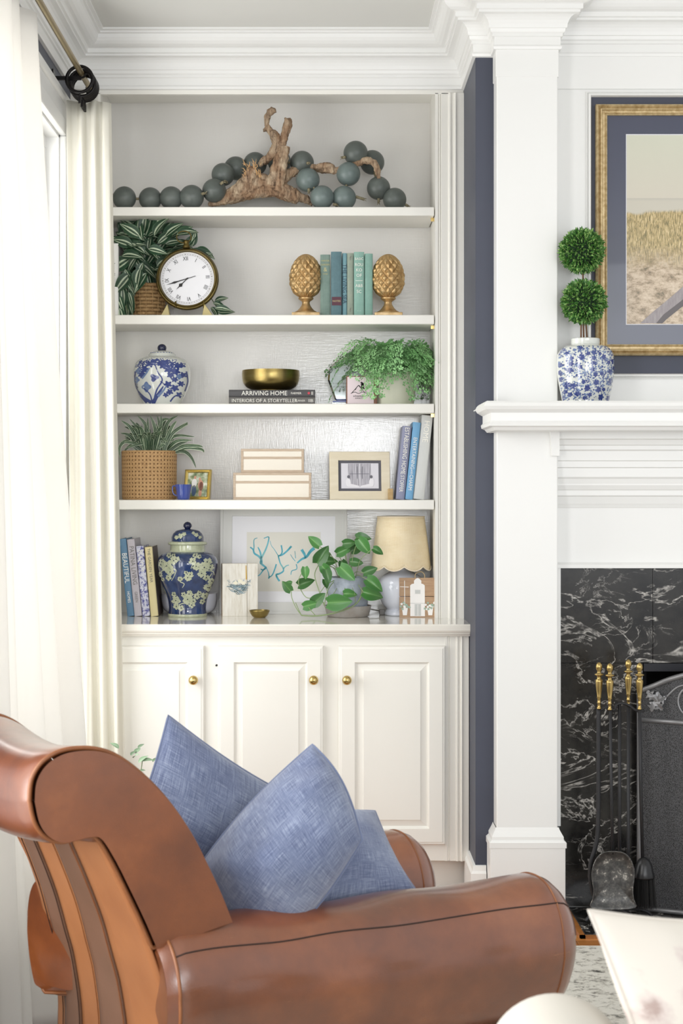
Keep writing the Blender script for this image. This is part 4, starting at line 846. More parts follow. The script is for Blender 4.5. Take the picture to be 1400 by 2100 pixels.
# ================================================================ SHELF FOUR
Yb = 5.94; s = Yb/F; zS = SH[3][0]
m, nt, b = nmat('cane_webbing'); b.inputs['Roughness'].default_value = .65
t_ = nt.nodes.new('ShaderNodeTexCoord'); mp_ = nt.nodes.new('ShaderNodeMapping'); mp_.inputs['Scale'].default_value = (46, 13, 1); L(nt, t_.outputs['UV'], mp_.inputs[0])
fr = N(nt, 'ShaderNodeVectorMath', operation='FRACTION'); L(nt, mp_.outputs[0], fr.inputs[0]); sb_ = N(nt, 'ShaderNodeVectorMath', operation='SUBTRACT'); sb_.inputs[1].default_value = (.5, .5, 0); L(nt, fr.outputs[0], sb_.inputs[0]); ln_ = N(nt, 'ShaderNodeVectorMath', operation='LENGTH'); L(nt, sb_.outputs[0], ln_.inputs[0])
hole = ramp(nt, ln_.outputs['Value'], [(.13, 0.0), (.24, 1.0)]); nz = noisetex(nt, coords(nt, (1, 1, 1)), 190, 4, .7)
c1 = ramp(nt, nz, [(.3, '#a67f52'), (.7, '#d0aa78')]); mx = N(nt, 'ShaderNodeMix', data_type='RGBA'); L(nt, hole, mx.inputs[0]); mx.inputs[6].default_value = rgb('#76522f'); L(nt, c1, mx.inputs[7]); L(nt, mx.outputs[2], b.inputs['Base Color'])
ad = N(nt, 'ShaderNodeMath', operation='MULTIPLY_ADD', n1=.4); L(nt, nz, ad.inputs[0]); L(nt, hole, ad.inputs[2]); bump(nt, b, ad.outputs[0], .8, .003); CANE = m
sp4 = thing('spider_plant', 'green and white striped spider plant in a woven cane basket pot', 'plant', (X_(306, Yb), Yb, zS))
c = Vector((X_(306, Yb), Yb, zS)); R0, R1, H = 55*s, 56.5*s, 100*s; n = 96; vs = []; uv = []; pr = [(R0*.96, 0, 0), (R0, .004, 0), (R0+.001, .01, .06), (R1, H-.008, .96), (R1+.001, H-.004, 1), (R1-.002, H, 1), (R1-.006, H, 1), (R1-.008, H-.02, 1)]
for r, z, v_ in pr:
    for i in range(n+1): a = 2*PI*i/n; vs.append((c.x+r*cos(a), c.y+r*sin(a), c.z+z)); uv.append((i/n, v_))
g = G(); g.add(vs, [(j*(n+1)+i, j*(n+1)+i+1, (j+1)*(n+1)+i+1, (j+1)*(n+1)+i) for j in range(len(pr)-1) for i in range(n)]); g.build('basket', CANE, sp4, smooth=True, uv=uv)
G().lathe(c, [(R1*.9, H-.022), (R1*.5, H-.018), (.001, H-.016)], 24, cap=False).build('soil', SOIL, sp4)
SPI = leafmat('spider_leaf', [(0, '#a9b597'), (.05, '#445b42'), (.12, '#334a35'), (.34, '#364e39'), (.38, '#9fae91'), (.5, '#bac6aa')], .25)
def blade(pts, wd_, parent=sp4, mat=SPI, name='leaf', nrm=(0, -1, .4)):
    pl = catmull(pts, 5); n = len(pl); vs = []; uv = []
    for i, p in enumerate(pl):
        t = pl[min(i+1, n-1)]-pl[max(i-1, 0)]; sd = t.cross(Vector(nrm)); sd = sd.normalized() if sd.length > 1e-6 else Vector((1, 0, 0)); w_ = wd_/2*min(1, .55+i/n*2)*(1-(i/(n-1))**3)+.0002
        cc = t.cross(sd).normalized()*w_*.35
        vs += [p-sd*w_+cc, p, p+sd*w_+cc]; uv += [(0, i/n), (.5, i/n), (1, i/n)]
    g = G(); g.add(vs, [(3*i+k, 3*i+k+1, 3*i+k+4, 3*i+k+3) for i in range(n-1) for k in (0, 1)]); return g.build(name, mat, parent, smooth=True, uv=uv)
tp4 = c+Vector((0, 0, H-.01)); rr = random.Random(8)
for pts in [[(330, 925), (350, 880), (385, 865), (366, 857)][:2]+[(362, 863)], [(332, 925), (355, 895), (400, 896)], [(336, 925), (352, 890), (384, 868), (388, 856)][:3]+[(366, 880)], [(335, 926), (360, 905), (395, 903), (412, 898)][:3], [(340, 926), (365, 912), (388, 903)], [(342, 927), (375, 915), (405, 914), (416, 917)], [(340, 928), (380, 918), (412, 921), (418, 928)], [(345, 927), (375, 925), (392, 938), (402, 960)], [(330, 925), (342, 870), (365, 852)], [(325, 925), (328, 880), (322, 852)], [(320, 925), (318, 880), (308, 852)], [(300, 925), (290, 890), (265, 858)], [(310, 925), (300, 875), (282, 852)], [(298, 926), (278, 910), (250, 906)], [(300, 926), (272, 912), (252, 928)], [(290, 926), (262, 905), (246, 915), (246, 940)], [(305, 925), (303, 895), (303, 856)], [(315, 925), (322, 895), (330, 870), (330, 852)], [(295, 925), (270, 880), (248, 862)], [(292, 925), (268, 895), (247, 888)], [(330, 926), (300, 908), (256, 920)], [(340, 927), (335, 912), (322, 922)], [(350, 856+4), (330, 866), (326, 925)][::-1]]:
    q = [P(a, c_, Yb+(-.02 if i else 0)*(1+i*.4)) for i, (a, c_) in enumerate(pts)]; q[0] = tp4+Vector((q[0].x-tp4.x, rr.uniform(-.03, .02), 0)); blade(q, .015)
for k in range(120):
    a = rr.uniform(-PI, PI); r = rr.uniform(.02, .095); hgt = rr.uniform(.06, .125); b0 = tp4+Vector((cos(a)*.025, sin(a)*.025, 0)); e = tp4+Vector((cos(a)*r, sin(a)*r*.9, hgt*rr.uniform(.5, 1)))
    e.x = max(e.x, XI0+.03); e.y = min(e.y, YB-.02); blade([b0, b0.lerp(e, .5)+Vector((0, 0, .03)), e], .015)
# gold frame with snapshot
def leanframe(name, label, cat, px0, px1, py0, py1, Y0, si, th, wd_, mat, lean, yaw=0, cx=None):
    """a picture frame in local space: x right, z up, face at y=0; returned with its size"""
    s = Y0/F; W_ = (px1-px0)*s; H_ = (py1-py0)*s; r = bpy.data.objects.new(name, None); COL.objects.link(r); BASE[r] = Vector(); r.empty_display_size = .02
    z = SH[si][0] if si < 4 else ZCT; r.location = (X_((px0+px1)/2, Y0), Y0, z); r.rotation_euler = (-lean, 0, yaw); tag(r, label, cat); return r, W_, H_
gf, W_, H_ = leanframe('gold_frame', 'small ornate gold picture frame holding a snapshot of a couple', 'picture frame', 374, 430, 962, 1026, 5.92, 3, .01, .01, None, .22, -.22)
GF = plain('bright_gold', '#d6c27c', .25, .8); sp_ = [(0, .012), (0, .002), (.003, -.002), (.006, .001), (.008, -.001), (.012, .002), (.013, .006)]
gm = G(); 
def locframe(W_, H_, spec, name, mat, parent, z0=0, bev=0):
    g = G(); k = len(spec); vs = []
    for ins, yy in spec: vs += [(-W_/2+ins, yy, z0+ins), (W_/2-ins, yy, z0+ins), (W_/2-ins, yy, z0+H_-ins), (-W_/2+ins, yy, z0+H_-ins)]
    g.add(vs, [(j*4+i, j*4+(i+1) % 4, (j+1)*4+(i+1) % 4, (j+1)*4+i) for j in range(k-1) for i in range(4)]); return g.build(name, mat, parent, world=False)
locframe(W_, H_, sp_, 'frame', GF, gf); G().box(-W_/2+.001, W_/2-.001, .006, .012, .001, H_-.001).build('backing', WALN, gf, world=False)
m, nt, b = nmat('snapshot_print'); L(nt, ramp(nt, noisetex(nt, coords(nt, (1, 1, 1)), 45, 3), [(.3, '#4d6040'), (.45, '#8d9a72'), (.6, '#c9cdbb'), (.8, '#e7e3da')]), b.inputs['Base Color']); b.inputs['Roughness'].default_value = .2
ph = G().box(-W_/2+.012, W_/2-.012, .004, .006, .012, H_-.012).build('photograph', m, gf, world=False)
def lpoly(name, pts, mat, parent, y=.0035): 
    g = G(); g.add([(a, y, c_) for a, c_ in pts], [tuple(range(len(pts)))]); return g.build(name, mat, parent, world=False)
SK = plain('print_skin', '#c9937a', .4); DN = plain('print_denim', '#4f6482', .4); DR = plain('print_brown_dress', '#8a5040', .4); WH = plain('print_white', '#e8e6e2', .4)
def oval(cx, cz, rx, rz, n=12): return [(cx+rx*cos(2*PI*i/n), cz+rz*sin(2*PI*i/n)) for i in range(n)]
for pts, mt in ((oval(-.012, .062, .010, .016), WH), (oval(-.012, .034, .009, .020), DN), (oval(-.010, .082, .0045, .006), SK), (oval(.012, .055, .010, .018), SK), (oval(.014, .050, .008, .017), DR), (oval(.008, .076, .0045, .006), SK), (oval(.012, .026, .006, .014), SK)): lpoly('figure', pts, mt, ph)
g = G(); g.tube([Vector((0, .012, H_*.7)), Vector((0, .05, .0105))], .003, 6); g.build('prop', WALN, gf, world=False)
# blue creamer
Yk = 5.865; s = Yk/F; pc = Pot(376, Yk, zS, [(11, 1026), (12.5, 1025), (13.5, 1021), (15, 1008), (17, 996), (17.5, 994.5), (16, 994.5), (14, 1004), (11, 1020), (.5, 1021)], 1026); pc.sp = pc.prof
BG = plain('periwinkle_glaze', '#42549f', .12, coat=.7)
cp = thing('blue_creamer', 'small periwinkle blue ceramic cup with one handle in front of the gold frame', 'cup', pc.c)
G().lathe(pc.c, pc.sp, 40).build('cup', BG, cp, smooth='auto', ang=.8)
G().tube(catmull([P(362, 998, Yk), P(355, 996.5, Yk), P(353.5, 1004, Yk), P(356, 1013, Yk), P(363, 1017, Yk)], 5), .0024, 8).build('handle', BG, cp, smooth=True)
# stacked wooden boxes
BOXW = plain('whitewashed_oak', '#cdbba6', .6, var='#b39e88', vscale=18, vstretch=(1.5, 1, 22)); BOXP = plain('ivory_linen_panel', '#ece5d8', .7, bmp=.2, bscale=500)
def wbox(label, x0, x1, y0, y1, Y0, dep, z, div):
    s = Y0/F; a, b_ = X_(x0, Y0), X_(x1, Y0); h = (y1-y0)*s; t = thing('storage_box', label, 'box', ((a+b_)/2, Y0, z), 'stacked ivory and oak boxes'); e = 5*s
    G().box(a+.001, b_-.001, Y0+.003, Y0+dep, z+.001, z+h-.001).build('body', BOXP, t)
    for q in ((a, b_, z+h-e, z+h), (a, b_, z, z+e*1.1), (a, a+e, z+e*1.1, z+h-e), (b_-e, b_, z+e*1.1, z+h-e), (a+e, b_-e, z+h-div*s-5*s, z+h-div*s)): G().box(q[0], q[1], Y0, Y0+.004, q[2], q[3]).build('oak_edge', BOXW, t, bevel=.0008)
    G().box(a+e, b_-e, Y0+.0015, Y0+.0035, z+h-div*s, z+h-e).build('upper_panel', BOXP, t); G().box(a+e, b_-e, Y0+.0015, Y0+.0035, z+e*1.1, z+h-div*s-5*s).build('lower_panel', BOXP, t)
    G().box(a, b_, Y0+.004, Y0+dep, z+h-.001, z+h).build('lid_top', BOXW, t); return z+h
zz = wbox('larger ivory box with oak edging, bottom of the stack of two', 478, 638, 970.5, 1026, 5.87, .19, zS, 17)
wbox('smaller ivory box with oak edging, on top of the stack', 494, 623, 921, 970, 5.885, .16, zz, 16)
# cream frame with black and white photograph
pf2, W_, H_ = leanframe('photo_frame', 'cream wooden picture frame with a grey matted black and white photograph', 'picture frame', 676, 801, 926, 1026, 5.90, 3, .01, .01, None, .14, .07)
CRW = plain('cream_stained_wood', '#e3d9c2', .45, var='#d8ccb1', vscale=8, vstretch=(1, 1, 6))
locframe(W_, H_, [(0, .016), (0, .002), (.002, 0), (.031, 0), (.032, .004)], 'frame', CRW, pf2); G().box(-W_/2, W_/2, .012, .017, 0, H_).build('backing', plain('dark_frame_edge', '#4b3a2c', .6), pf2, world=False)
locframe(W_-.064, H_-.064, [(0, .004), (.009, .005), (.0095, .007)], 'mat', plain('charcoal_mat', '#55545c', .6), pf2, z0=.032)
m, nt, b = nmat('grey_photo'); b.inputs['Roughness'].default_value = .25
L(nt, ramp(nt, noisetex(nt, coords(nt, (14, 1, .6)), 26, 4), [(.35, '#8b8992'), (.65, '#c4c1c9')]), b.inputs['Base Color'])
ph = G().box(-W_/2+.041, W_/2-.041, .006, .0075, .041, H_-.041).build('photograph', plain('photo_white', '#d9d7de', .25), pf2, world=False)
w2 = W_/2-.041; h0, h1 = .041, H_-.041
lpoly('door_leaf', [(-w2*.62, h0+.018), (-.002, h0+.008), (-.002, h1-.002), (-w2*.62, h1-.002)], m, ph, .0054); lpoly('door_leaf', [(.002, h0+.008), (w2*.58, h0+.018), (w2*.58, h1-.002), (.002, h1-.002)], m, ph, .0054)
GD = plain('photo_dark_grey', '#5e5c66', .3); GLt = plain('photo_light_grey', '#e3e1e6', .3)
for a in (-.010, .008): lpoly('door_handle', [(a, h0+.035), (a+.002, h0+.035), (a+.002, h1-.012), (a, h1-.012)], GD, ph, .0050)
lpoly('door_rail', [(-w2*.55, h0+.052), (w2*.5, h0+.052), (w2*.5, h0+.0535), (-w2*.55, h0+.0535)], GD, ph, .0050)
for sg in (-1, 1):
    lpoly('child_figure', oval(sg*w2*.62, h0+.022, .009, .016), GLt, ph, .0048); lpoly('child_figure', [(sg*w2*.6, h0+.006), (sg*w2*.05, h0+.004), (sg*w2*.05, h0+.010), (sg*w2*.55, h0+.018)], GLt, ph, .0047); lpoly('child_figure', oval(sg*w2*.60, h0+.042, .005, .006), GD, ph, .0047)
G().tube([Vector((.02, .016, H_*.7)), Vector((.02, .06, .0095))], .003, 6).build('prop', WALN, pf2, world=False)
tag(G().box(X_(796, 5.87), X_(806, 5.87), 5.872, 5.93, zS, Z_(1002, 5.87)).build('wooden_block', plain('pale_pine', '#c3a677', .6, var='#ab8c5c', vscale=20, vstretch=(1, 1, 5)), bevel=.002), 'small pale wooden block beside the lavender grey book', 'block')
G4 = 'books leaning at the right end of the fourth shelf'
bpx('lavender grey hardback leaning right, nearest the cream picture frame', 811, 829, 874, 5.865, .17, 3, plain('lavender_grey_jacket', '#888ca6', .5), lean=.10, group=G4, words=[('ESTABLISHING HOME', 13, 925, INKW, 0, .78), ('· STOFFER', 11, 990, INKW, 0, .8)])
bpx('sky blue hardback with white lettering, middle of the leaning three', 830, 846, 866, 5.868, .17, 3, plain('sky_blue_jacket', '#6fa5cd', .5), lean=.105, group=G4, words=[('ENTERTAINING', 11, 930, INKW, 0, .85), ('with', 7, 968, INKW, 0, .8), ('CHARM', 11, 990, INKW, 0, .85)])
bpx('tall pale grey book leaning against the right side of the bookcase', 846.5, 869, 852, 5.872, .18, 3, plain('pale_grey_jacket', '#c9cbca', .5), lean=.108, group=G4, words=[('HOME', 16, 885, INKW, 0, 1.0)])

# ================================================================ COUNTER
G5 = 'books leaning left at the left end of the counter'
m, nt, b = nmat('blue_toile_jacket'); b.inputs['Roughness'].default_value = .5
L(nt, ramp(nt, noisetex(nt, coords(nt), 85, 5, .7), [(.42, '#4c4f9a'), (.52, '#d9dae8')]), b.inputs['Base Color']); TOILE = m
bpx('dusty blue hardback leaning left, first beside the curtain', 261, 275, 1105, 5.885, .19, 4, plain('dusty_blue_jacket', '#5b82a0', .5), lean=-.105, group=G5, words=[('BEAUTIFUL', 14, 1165, INKW, 0, .9), ('HOMES', 8, 1225, INKW, 0, .9)])
bpx('pale lilac grey hardback, second in the leaning row on the counter', 275.5, 291, 1106, 5.885, .19, 4, plain('lilac_grey_jacket', '#c2bcc3', .5), lean=-.10, group=G5, words=[('PATINA LIVING', 13, 1160, INKGR, 0, .9), ('GREEN', 8, 1225, INKGR, 0, .9)])
bpx('blue and white patterned book, third in the leaning row on the counter', 292, 307.5, 1120, 5.885, .18, 4, TOILE, lean=-.095, group=G5, words=[('BLOOM', 13, 1150, INKW, 0, 1.0)])
bpx('butter yellow book with a brown back cover, nearest the navy jar', 309, 324.5, 1122, 5.885, .18, 4, plain('butter_yellow_jacket', '#e8d9a6', .5), lean=-.09, group=G5, side=plain('brown_back_cover', '#6b5b55', .5), words=[('THE GARDEN YEAR', 8, 1160, INKGR, 0, 1.0)])

# nest painting on pale planks
m, nt, b = nmat('whitewashed_plank'); b.inputs['Roughness'].default_value = .7
L(nt, ramp(nt, noisetex(nt, coords(nt, (8, 1, .8)), 14, 6, .7), [(.3, '#c9c1b0'), (.5, '#dedad0'), (.75, '#ece9e2')]), b.inputs['Base Color']); WPL = m
npn = bpy.data.objects.new('nest_painting', None); COL.objects.link(npn); BASE[npn] = Vector(); tag(npn, 'square pale plank painting of a bird nest with eggs standing on the counter', 'painting')
Yn = 5.885; s = Yn/F; npn.location = (X_(456, Yn), Yn, ZCT); npn.rotation_euler = (-.03, 0, .14); W_, H_ = 73*s, (1264-1156)*s
G().box(0, W_, .004, .045, 0, H_).build('side_box', plain('tan_pine_edge', '#b8a184', .6), npn, world=False)
G().box(0, W_*.70-.0006, 0, .005, 0, H_).build('plank', WPL, npn, world=False, bevel=.001); G().box(W_*.70+.0006, W_, 0, .005, 0, H_).build('plank', WPL, npn, world=False, bevel=.001)
FLn = Flat(0, f=lambda a, c_, l: Vector(((a-455)*s, -.0004-l, (1264-c_)*s))); rr = random.Random(6)
g = G(); g2 = G(); g3 = G()
for k in range(120):
    a = rr.uniform(-2.9, -.2); x = 489+cos(a)*rr.uniform(8, 22); y = 1197-sin(a)*rr.uniform(2, 24)*.9; dx = rr.uniform(4, 12)
    stroke(g if k % 3 else g2, FLn, [(x-dx/2, y-rr.uniform(-3, 3)), (x, y+1.5), (x+dx/2, y+rr.uniform(-3, 3))], 1.1, .5, rr.uniform(0, .0004), 2)
for k in range(20): x = rr.uniform(466, 514); stroke(g, FLn, [(x, 1195), (x+rr.uniform(-5, 5), 1195-rr.uniform(3, 9))], .9, .4, 0, 2)
for x, y in ((482, 1196), (491, 1192), (498, 1196)): blob(g3, FLn, x, y, 4, 2, .12, n=14, lift=.0006)
g.build('painted_twigs', plain('nest_blue_grey', '#7f96a0', .7), npn, world=False); g2.build('painted_twigs', plain('nest_dark', '#4e5c5c', .7), npn, world=False); g3.build('painted_eggs', plain('egg_cream', '#e9e4cf', .6), npn, world=False)
lpoly('gilt_streak', [((503-455)*s, (1190-1264)*-s), ((505.5-455)*s, (1188-1264)*-s), ((504.5-455)*s, (1160-1264)*-s), ((503-455)*s, (1160-1264)*-s)], plain('ochre_streak', '#c9a445', .6), npn, -.0005)
# coral picture leaning on the back
cf_, W_, H_ = leanframe('coral_picture', 'large pale grey framed print of turquoise coral leaning behind the plant', 'picture frame', 450, 712, 1036, 1263, 5.985, 4, .01, .01, None, .10, 0)
PG = plain('pale_grey_frame', '#d3d3d0', .45); PWm = plain('white_mat', '#e9e9ee', .6); s = 5.985/F
locframe(W_, H_, [(0, .018), (0, .001), (.002, 0), (.010, 0), (.011, .003), (.043, .003), (.044, .006)], 'frame', PG, cf_); G().box(-W_/2+.002, W_/2-.002, .014, .018, .001, H_-.001).build('backing', WALN, cf_, world=False)
PX = lambda a: (a-581)*s; PZ = lambda c_: (1263-c_)*s
lpoly('mat', [(PX(470), PZ(1243)), (PX(692), PZ(1243)), (PX(692), PZ(1058)), (PX(470), PZ(1058))], PWm, cf_, .0062)
ar = lpoly('art_paper', [(PX(505), PZ(1216)), (PX(657), PZ(1216)), (PX(657), PZ(1094)), (PX(505), PZ(1094))], plain('oatmeal_art_paper', '#dedcd3', .6), cf_, .0058)
FLc = Flat(0, f=lambda a, c_, l: Vector((PX(a), .0055-l, PZ(c_)))); m, nt, b = nmat('turquoise_ink'); b.inputs['Roughness'].default_value = .6
L(nt, ramp(nt, noisetex(nt, coords(nt), 20, 4), [(.35, '#2f8f9c'), (.5, '#55aec4'), (.68, '#86bfc0')]), b.inputs['Base Color'])
g = G()
for pts, a, c_ in [([(512, 1125), (518, 1130), (521, 1138), (530, 1144), (535, 1150)], 2.5, 5), ([(528, 1125), (533, 1136), (535, 1150), (535, 1160)], 2, 6), ([(527, 1106), (520, 1110), (520, 1125), (519, 1134)], 1.2, 2.5), ([(540, 1107), (550, 1104), (549, 1115), (544, 1130), (535, 1148)], 1.5, 4), ([(535, 1152), (534, 1158), (541, 1164), (545, 1168), (538, 1172), (534, 1170)], 5, 2), ([(545, 1166), (538, 1174), (532, 1182), (526, 1185)], 3, 1.5), ([(545, 1166), (550, 1178), (552, 1186), (558, 1182), (563, 1170), (566, 1160)], 1.5, 3), ([(552, 1186), (550, 1190)], 4, 2), ([(553, 1112), (556, 1122), (562, 1130), (570, 1143)], 1, 1.5), ([(576, 1121), (578, 1135), (573, 1143)], 3, 2.5), ([(597, 1123), (588, 1133), (578, 1141), (570, 1143)], 4, 3), ([(570, 1143), (574, 1158), (580, 1168), (580, 1175), (572, 1180), (566, 1182), (569, 1190), (573, 1195)], 2.5, 4), ([(580, 1170), (586, 1164), (592, 1162)], 3, 1.5), ([(618, 1130), (624, 1140), (626, 1148)], 6, 4), ([(644, 1127), (636, 1134), (628, 1145), (618, 1150), (609, 1158)], 7, 3), ([(595, 1140), (600, 1148), (605, 1154)], 1, 1.5), ([(604, 1133), (605, 1142), (606, 1148)], 1, 1.5), ([(607, 1160), (608, 1170), (598, 1174), (596, 1182)], 2, 1.5)]: stroke(g, FLc, pts, a, c_, 0)
g.build('painted_coral', m, ar, world=False)
# little brass dish
pd = Pot(532, 5.83, ZCT, [(10, 1268.5), (12, 1268), (17, 1263), (20.5, 1256), (21, 1253)], 1268.5); pd.sp = pd.smooth_prof(4); k = pd.k
tag(G().lathe(pd.c, pd.sp+[(20*k, 15.5*k), (16*k, 7*k), (8*k, 2.5*k), (.4*k, 2*k)], 40).build('brass_dish', BB, None, smooth='auto', ang=.9), 'tiny brass dish on the counter in front of the coral print', 'dish')

# pothos
Yo = 5.885; s = Yo/F
m, nt, b = nmat('grey_blue_stoneware'); b.inputs['Roughness'].default_value = .6
L(nt, ramp(nt, noisetex(nt, coords(nt), 40, 6, .7), [(.3, '#8d97a4'), (.6, '#aeb6c2'), (.8, '#c4cad3')]), b.inputs['Base Color']); STW = m
po = Pot(713, Yo, ZCT, [(36, 1266), (38, 1264), (39, 1262), (41, 1230), (43, 1198), (43.5, 1186), (41, 1185), (40, 1195)], 1266); po.sp = po.prof
pp = thing('potted_pothos', 'trailing green pothos in a mottled grey blue stoneware pot and saucer', 'plant', po.c)
G().lathe(po.c, po.sp, 48).build('pot', STW, pp, smooth='auto', ang=.8)
G().lathe(po.c, [(40*s, 0), (43*s, 2*s), (48*s, 22*s), (47*s, 23*s), (44.5*s, 20*s), (42.5*s, 4*s), (42*s, 3*s)], 48).build('saucer', plain('clay_grey_saucer', '#b3b0ac', .6, var='#a39a92', vscale=40), pp, smooth='auto', ang=.8)
PTH = leafmat('pothos_green', [(0, '#7aa368'), (.03, '#568648'), (.12, '#47793c'), (.4, '#40733a'), (.5, '#4f8246')], .30, .3)
lm2 = [leafmesh('leaf', 1, .72, 'heart', cu, fo, mat=PTH) for cu, fo in ((.12, .12), (.3, .22), (.5, .35))]
rr = random.Random(12)
LV = [(625, 1163, -1.5, 28, 5.80, 0), (596, 1212, 2.3, 30, 5.80, 0), (598, 1196, 2.9, 14, 5.80, 1), (655, 1115+5, 2.4, 34, 5.84, 0), (650, 1155, 1.0, 46, 5.83, 1), (660, 1160, -.9, 34, 5.80, 0), (668, 1168, -1.3, 32, 5.79, 0), (665, 1188, -1.2, 22, 5.79, 2), (612, 1200, .35, 36, 5.81, 2), (640, 1240, .75, 40, 5.80, 0), (622, 1244, .25, 34, 5.80, 0), (690, 1135, .4, 34, 5.86, 1), (703, 1115, 0.1, 30, 5.86, 0), (708, 1130, .9, 30, 5.9, 0), (735, 1106, -.9, 42, 5.82, 0), (730, 1103, .05, 34, 5.88, 1), (720, 1130, .4, 32, 5.88, 0), (765, 1125, -.45, 26, 5.80, 1), (697, 1162, -.75, 46, 5.80, 0), (745, 1175, .35, 34, 5.79, 0), (752, 1188, -.6, 44, 5.78, 1), (745, 1214, -.25, 46, 5.79, 2), (672, 1236, .05, 56, 5.775, 0), (705, 1218, .05, 30, 5.79, 2), (676, 1140, 2.7, 20, 5.88, 1), (718, 1152, -.1, 30, 5.86, 0), (660, 1152, .1, 34, 5.86, 2), (700, 1150, -1.2, 30, 5.87, 0)]
top = po.c+Vector((0, 0, 76*s))
for i, (px, py, a, ln, y, v_) in enumerate(LV):
    p = P(px, py, y); d = Vector((cos(a), rr.uniform(-.25, .1), sin(a))); up = Vector((rr.uniform(-.3, .3), -1, rr.uniform(-.1, .5)))
    leaf_at(lm2[v_], pp, p, d, up, ln*y/F*.90)
VN = plain('pothos_vine', '#8fa273', .5)
def vine(pts, w_=.0016): G().tube(catmull([P(*q) for q in pts], 5), w_, 6).build('vine', VN, pp, smooth=True)
tpx = (713, 1188, Yo)
vine([(735, 1190, 5.86), (742, 1215, 5.82), (728, 1240, 5.80), (690, 1256, 5.79), (650, 1263, 5.79), (618, 1262, 5.79)], .0024)
vine([(618, 1262, 5.79), (606, 1245, 5.79), (598, 1225, 5.80), (597, 1212, 5.80)]); vine([(618, 1262, 5.79), (612, 1250, 5.79), (606, 1236, 5.8)])
vine([(625, 1165, 5.80), (612, 1190, 5.80), (618, 1212, 5.81), (630, 1226, 5.8), (650, 1222, 5.80), (668, 1200, 5.80), (690, 1188, 5.84)])
vine([(665, 1243, 5.79), (655, 1215, 5.8), (645, 1180, 5.81), (652, 1160, 5.83)]); vine([(665, 1240, 5.79), (672, 1210, 5.8), (690, 1186, 5.85)]); vine([(646, 1262, 5.79), (636, 1250, 5.79), (632, 1244, 5.80)])
for px, py, a, ln, y, v_ in LV[11:]+LV[3:6]: vine([(713+(px-713)*.3, 1187, Yo-.01), (px*.5+713*.5, (py+1187)/2-8, (y+Yo)/2), (px, py, y)], .0013)
for x0_, y0_, x1_, y1_ in ((701, 1250, 703, 1215), (672, 1240, 668, 1205), (728, 1240, 722, 1205)): vine([(x0_, y0_, 5.80), ((x0_+x1_)/2+3, (y0_+y1_)/2, 5.8), (x1_, y1_, 5.80)], .0011)

# lamp
Yl = 5.945; s = Yl/F; lc = Vector((X_(822, Yl), Yl, ZCT))
la = thing('table_lamp', 'small white ceramic lamp with a scalloped woven raffia shade', 'lamp', lc)
WG = plain('milk_white_glaze', '#dfe3ee', .14, coat=.6)
pr = [(r*s, (1265-y)*s) for r, y in [(30, 1265), (33, 1264), (34, 1260), (31, 1254), (30, 1251), (38, 1242), (45, 1226), (48, 1210), (46, 1196), (38, 1184), (26, 1177), (19, 1172), (17, 1160), (10, 1158), (6, 1150)]]
G().lathe(lc, [(p.x, p.y) for p in catmull([Vector((r, z, 0)) for r, z in pr], 3)], 56).build('base', WG, la, smooth='auto', ang=.9)
G().tube([lc+Vector((0, 0, .18)), lc+Vector((0, 0, .30))], .004, 8).build('stem', BRASS, la)
m, nt, b = nmat('raffia_weave'); b.inputs['Roughness'].default_value = .8
t_ = nt.nodes.new('ShaderNodeTexCoord'); mp_ = nt.nodes.new('ShaderNodeMapping'); mp_.inputs['Scale'].default_value = (150, 44, 1); L(nt, t_.outputs['UV'], mp_.inputs[0])
fr = N(nt, 'ShaderNodeVectorMath', operation='FRACTION'); L(nt, mp_.outputs[0], fr.inputs[0]); sx_ = nt.nodes.new('ShaderNodeSeparateXYZ'); L(nt, fr.outputs[0], sx_.inputs[0])
ma = N(nt, 'ShaderNodeMath', operation='MAXIMUM')
for i_ in (0, 1):
    q_ = N(nt, 'ShaderNodeMath', operation='SUBTRACT', n1=.5); L(nt, sx_.outputs[i_], q_.inputs[0]); q2 = N(nt, 'ShaderNodeMath', operation='ABSOLUTE'); L(nt, q_.outputs[0], q2.inputs[0]); L(nt, q2.outputs[0], ma.inputs[i_])
nz = noisetex(nt, coords(nt, (1, 1, 6)), 26, 5, .7); gr = ramp(nt, ma.outputs[0], [(.28, 0.0), (.40, 1.0)])
c1 = ramp(nt, nz, [(.3, '#ecdcb9'), (.7, '#f1e4c8')]); mx = N(nt, 'ShaderNodeMix', data_type='RGBA'); q3 = ramp(nt, noisetex(nt, coords(nt), 22, 3), [(.45, .7), (.65, .35)]); mxx = N(nt, 'ShaderNodeMath', operation='MAXIMUM'); L(nt, gr, mxx.inputs[0]); L(nt, q3, mxx.inputs[1])
L(nt, mxx.outputs[0], mx.inputs[0]); mx.inputs[6].default_value = rgb('#d2b98c'); L(nt, c1, mx.inputs[7]); L(nt, mx.outputs[2], b.inputs['Base Color']); bump(nt, b, gr, .3, .001); RAF = m
n = 144; vs = []; uv = []; rows = 14; zt = (1265-1063)*s; yb_ = (1265-1163)*s
for j in range(rows+1):
    v_ = j/rows
    for i in range(n+1):
        a = 2*PI*i/n; zb_ = yb_-9*s*abs(sin(a*4.5+.5))**.8; z = zb_+(zt-zb_)*v_; R_ = (61+(48-61)*((z-yb_)/(zt-yb_)))*s; vs.append((lc.x+R_*cos(a), lc.y+R_*sin(a), lc.z+z)); uv.append((i/n, v_))
g = G(); g.add(vs, [(j*(n+1)+i, j*(n+1)+i+1, (j+1)*(n+1)+i+1, (j+1)*(n+1)+i) for j in range(rows) for i in range(n)]); so = g.build('lamp_shade', RAF, la, smooth=True, uv=uv); so.modifiers.new('t', 'SOLIDIFY').thickness = .0015
TRIM = plain('pale_raffia_trim', '#efe2cb', .8)
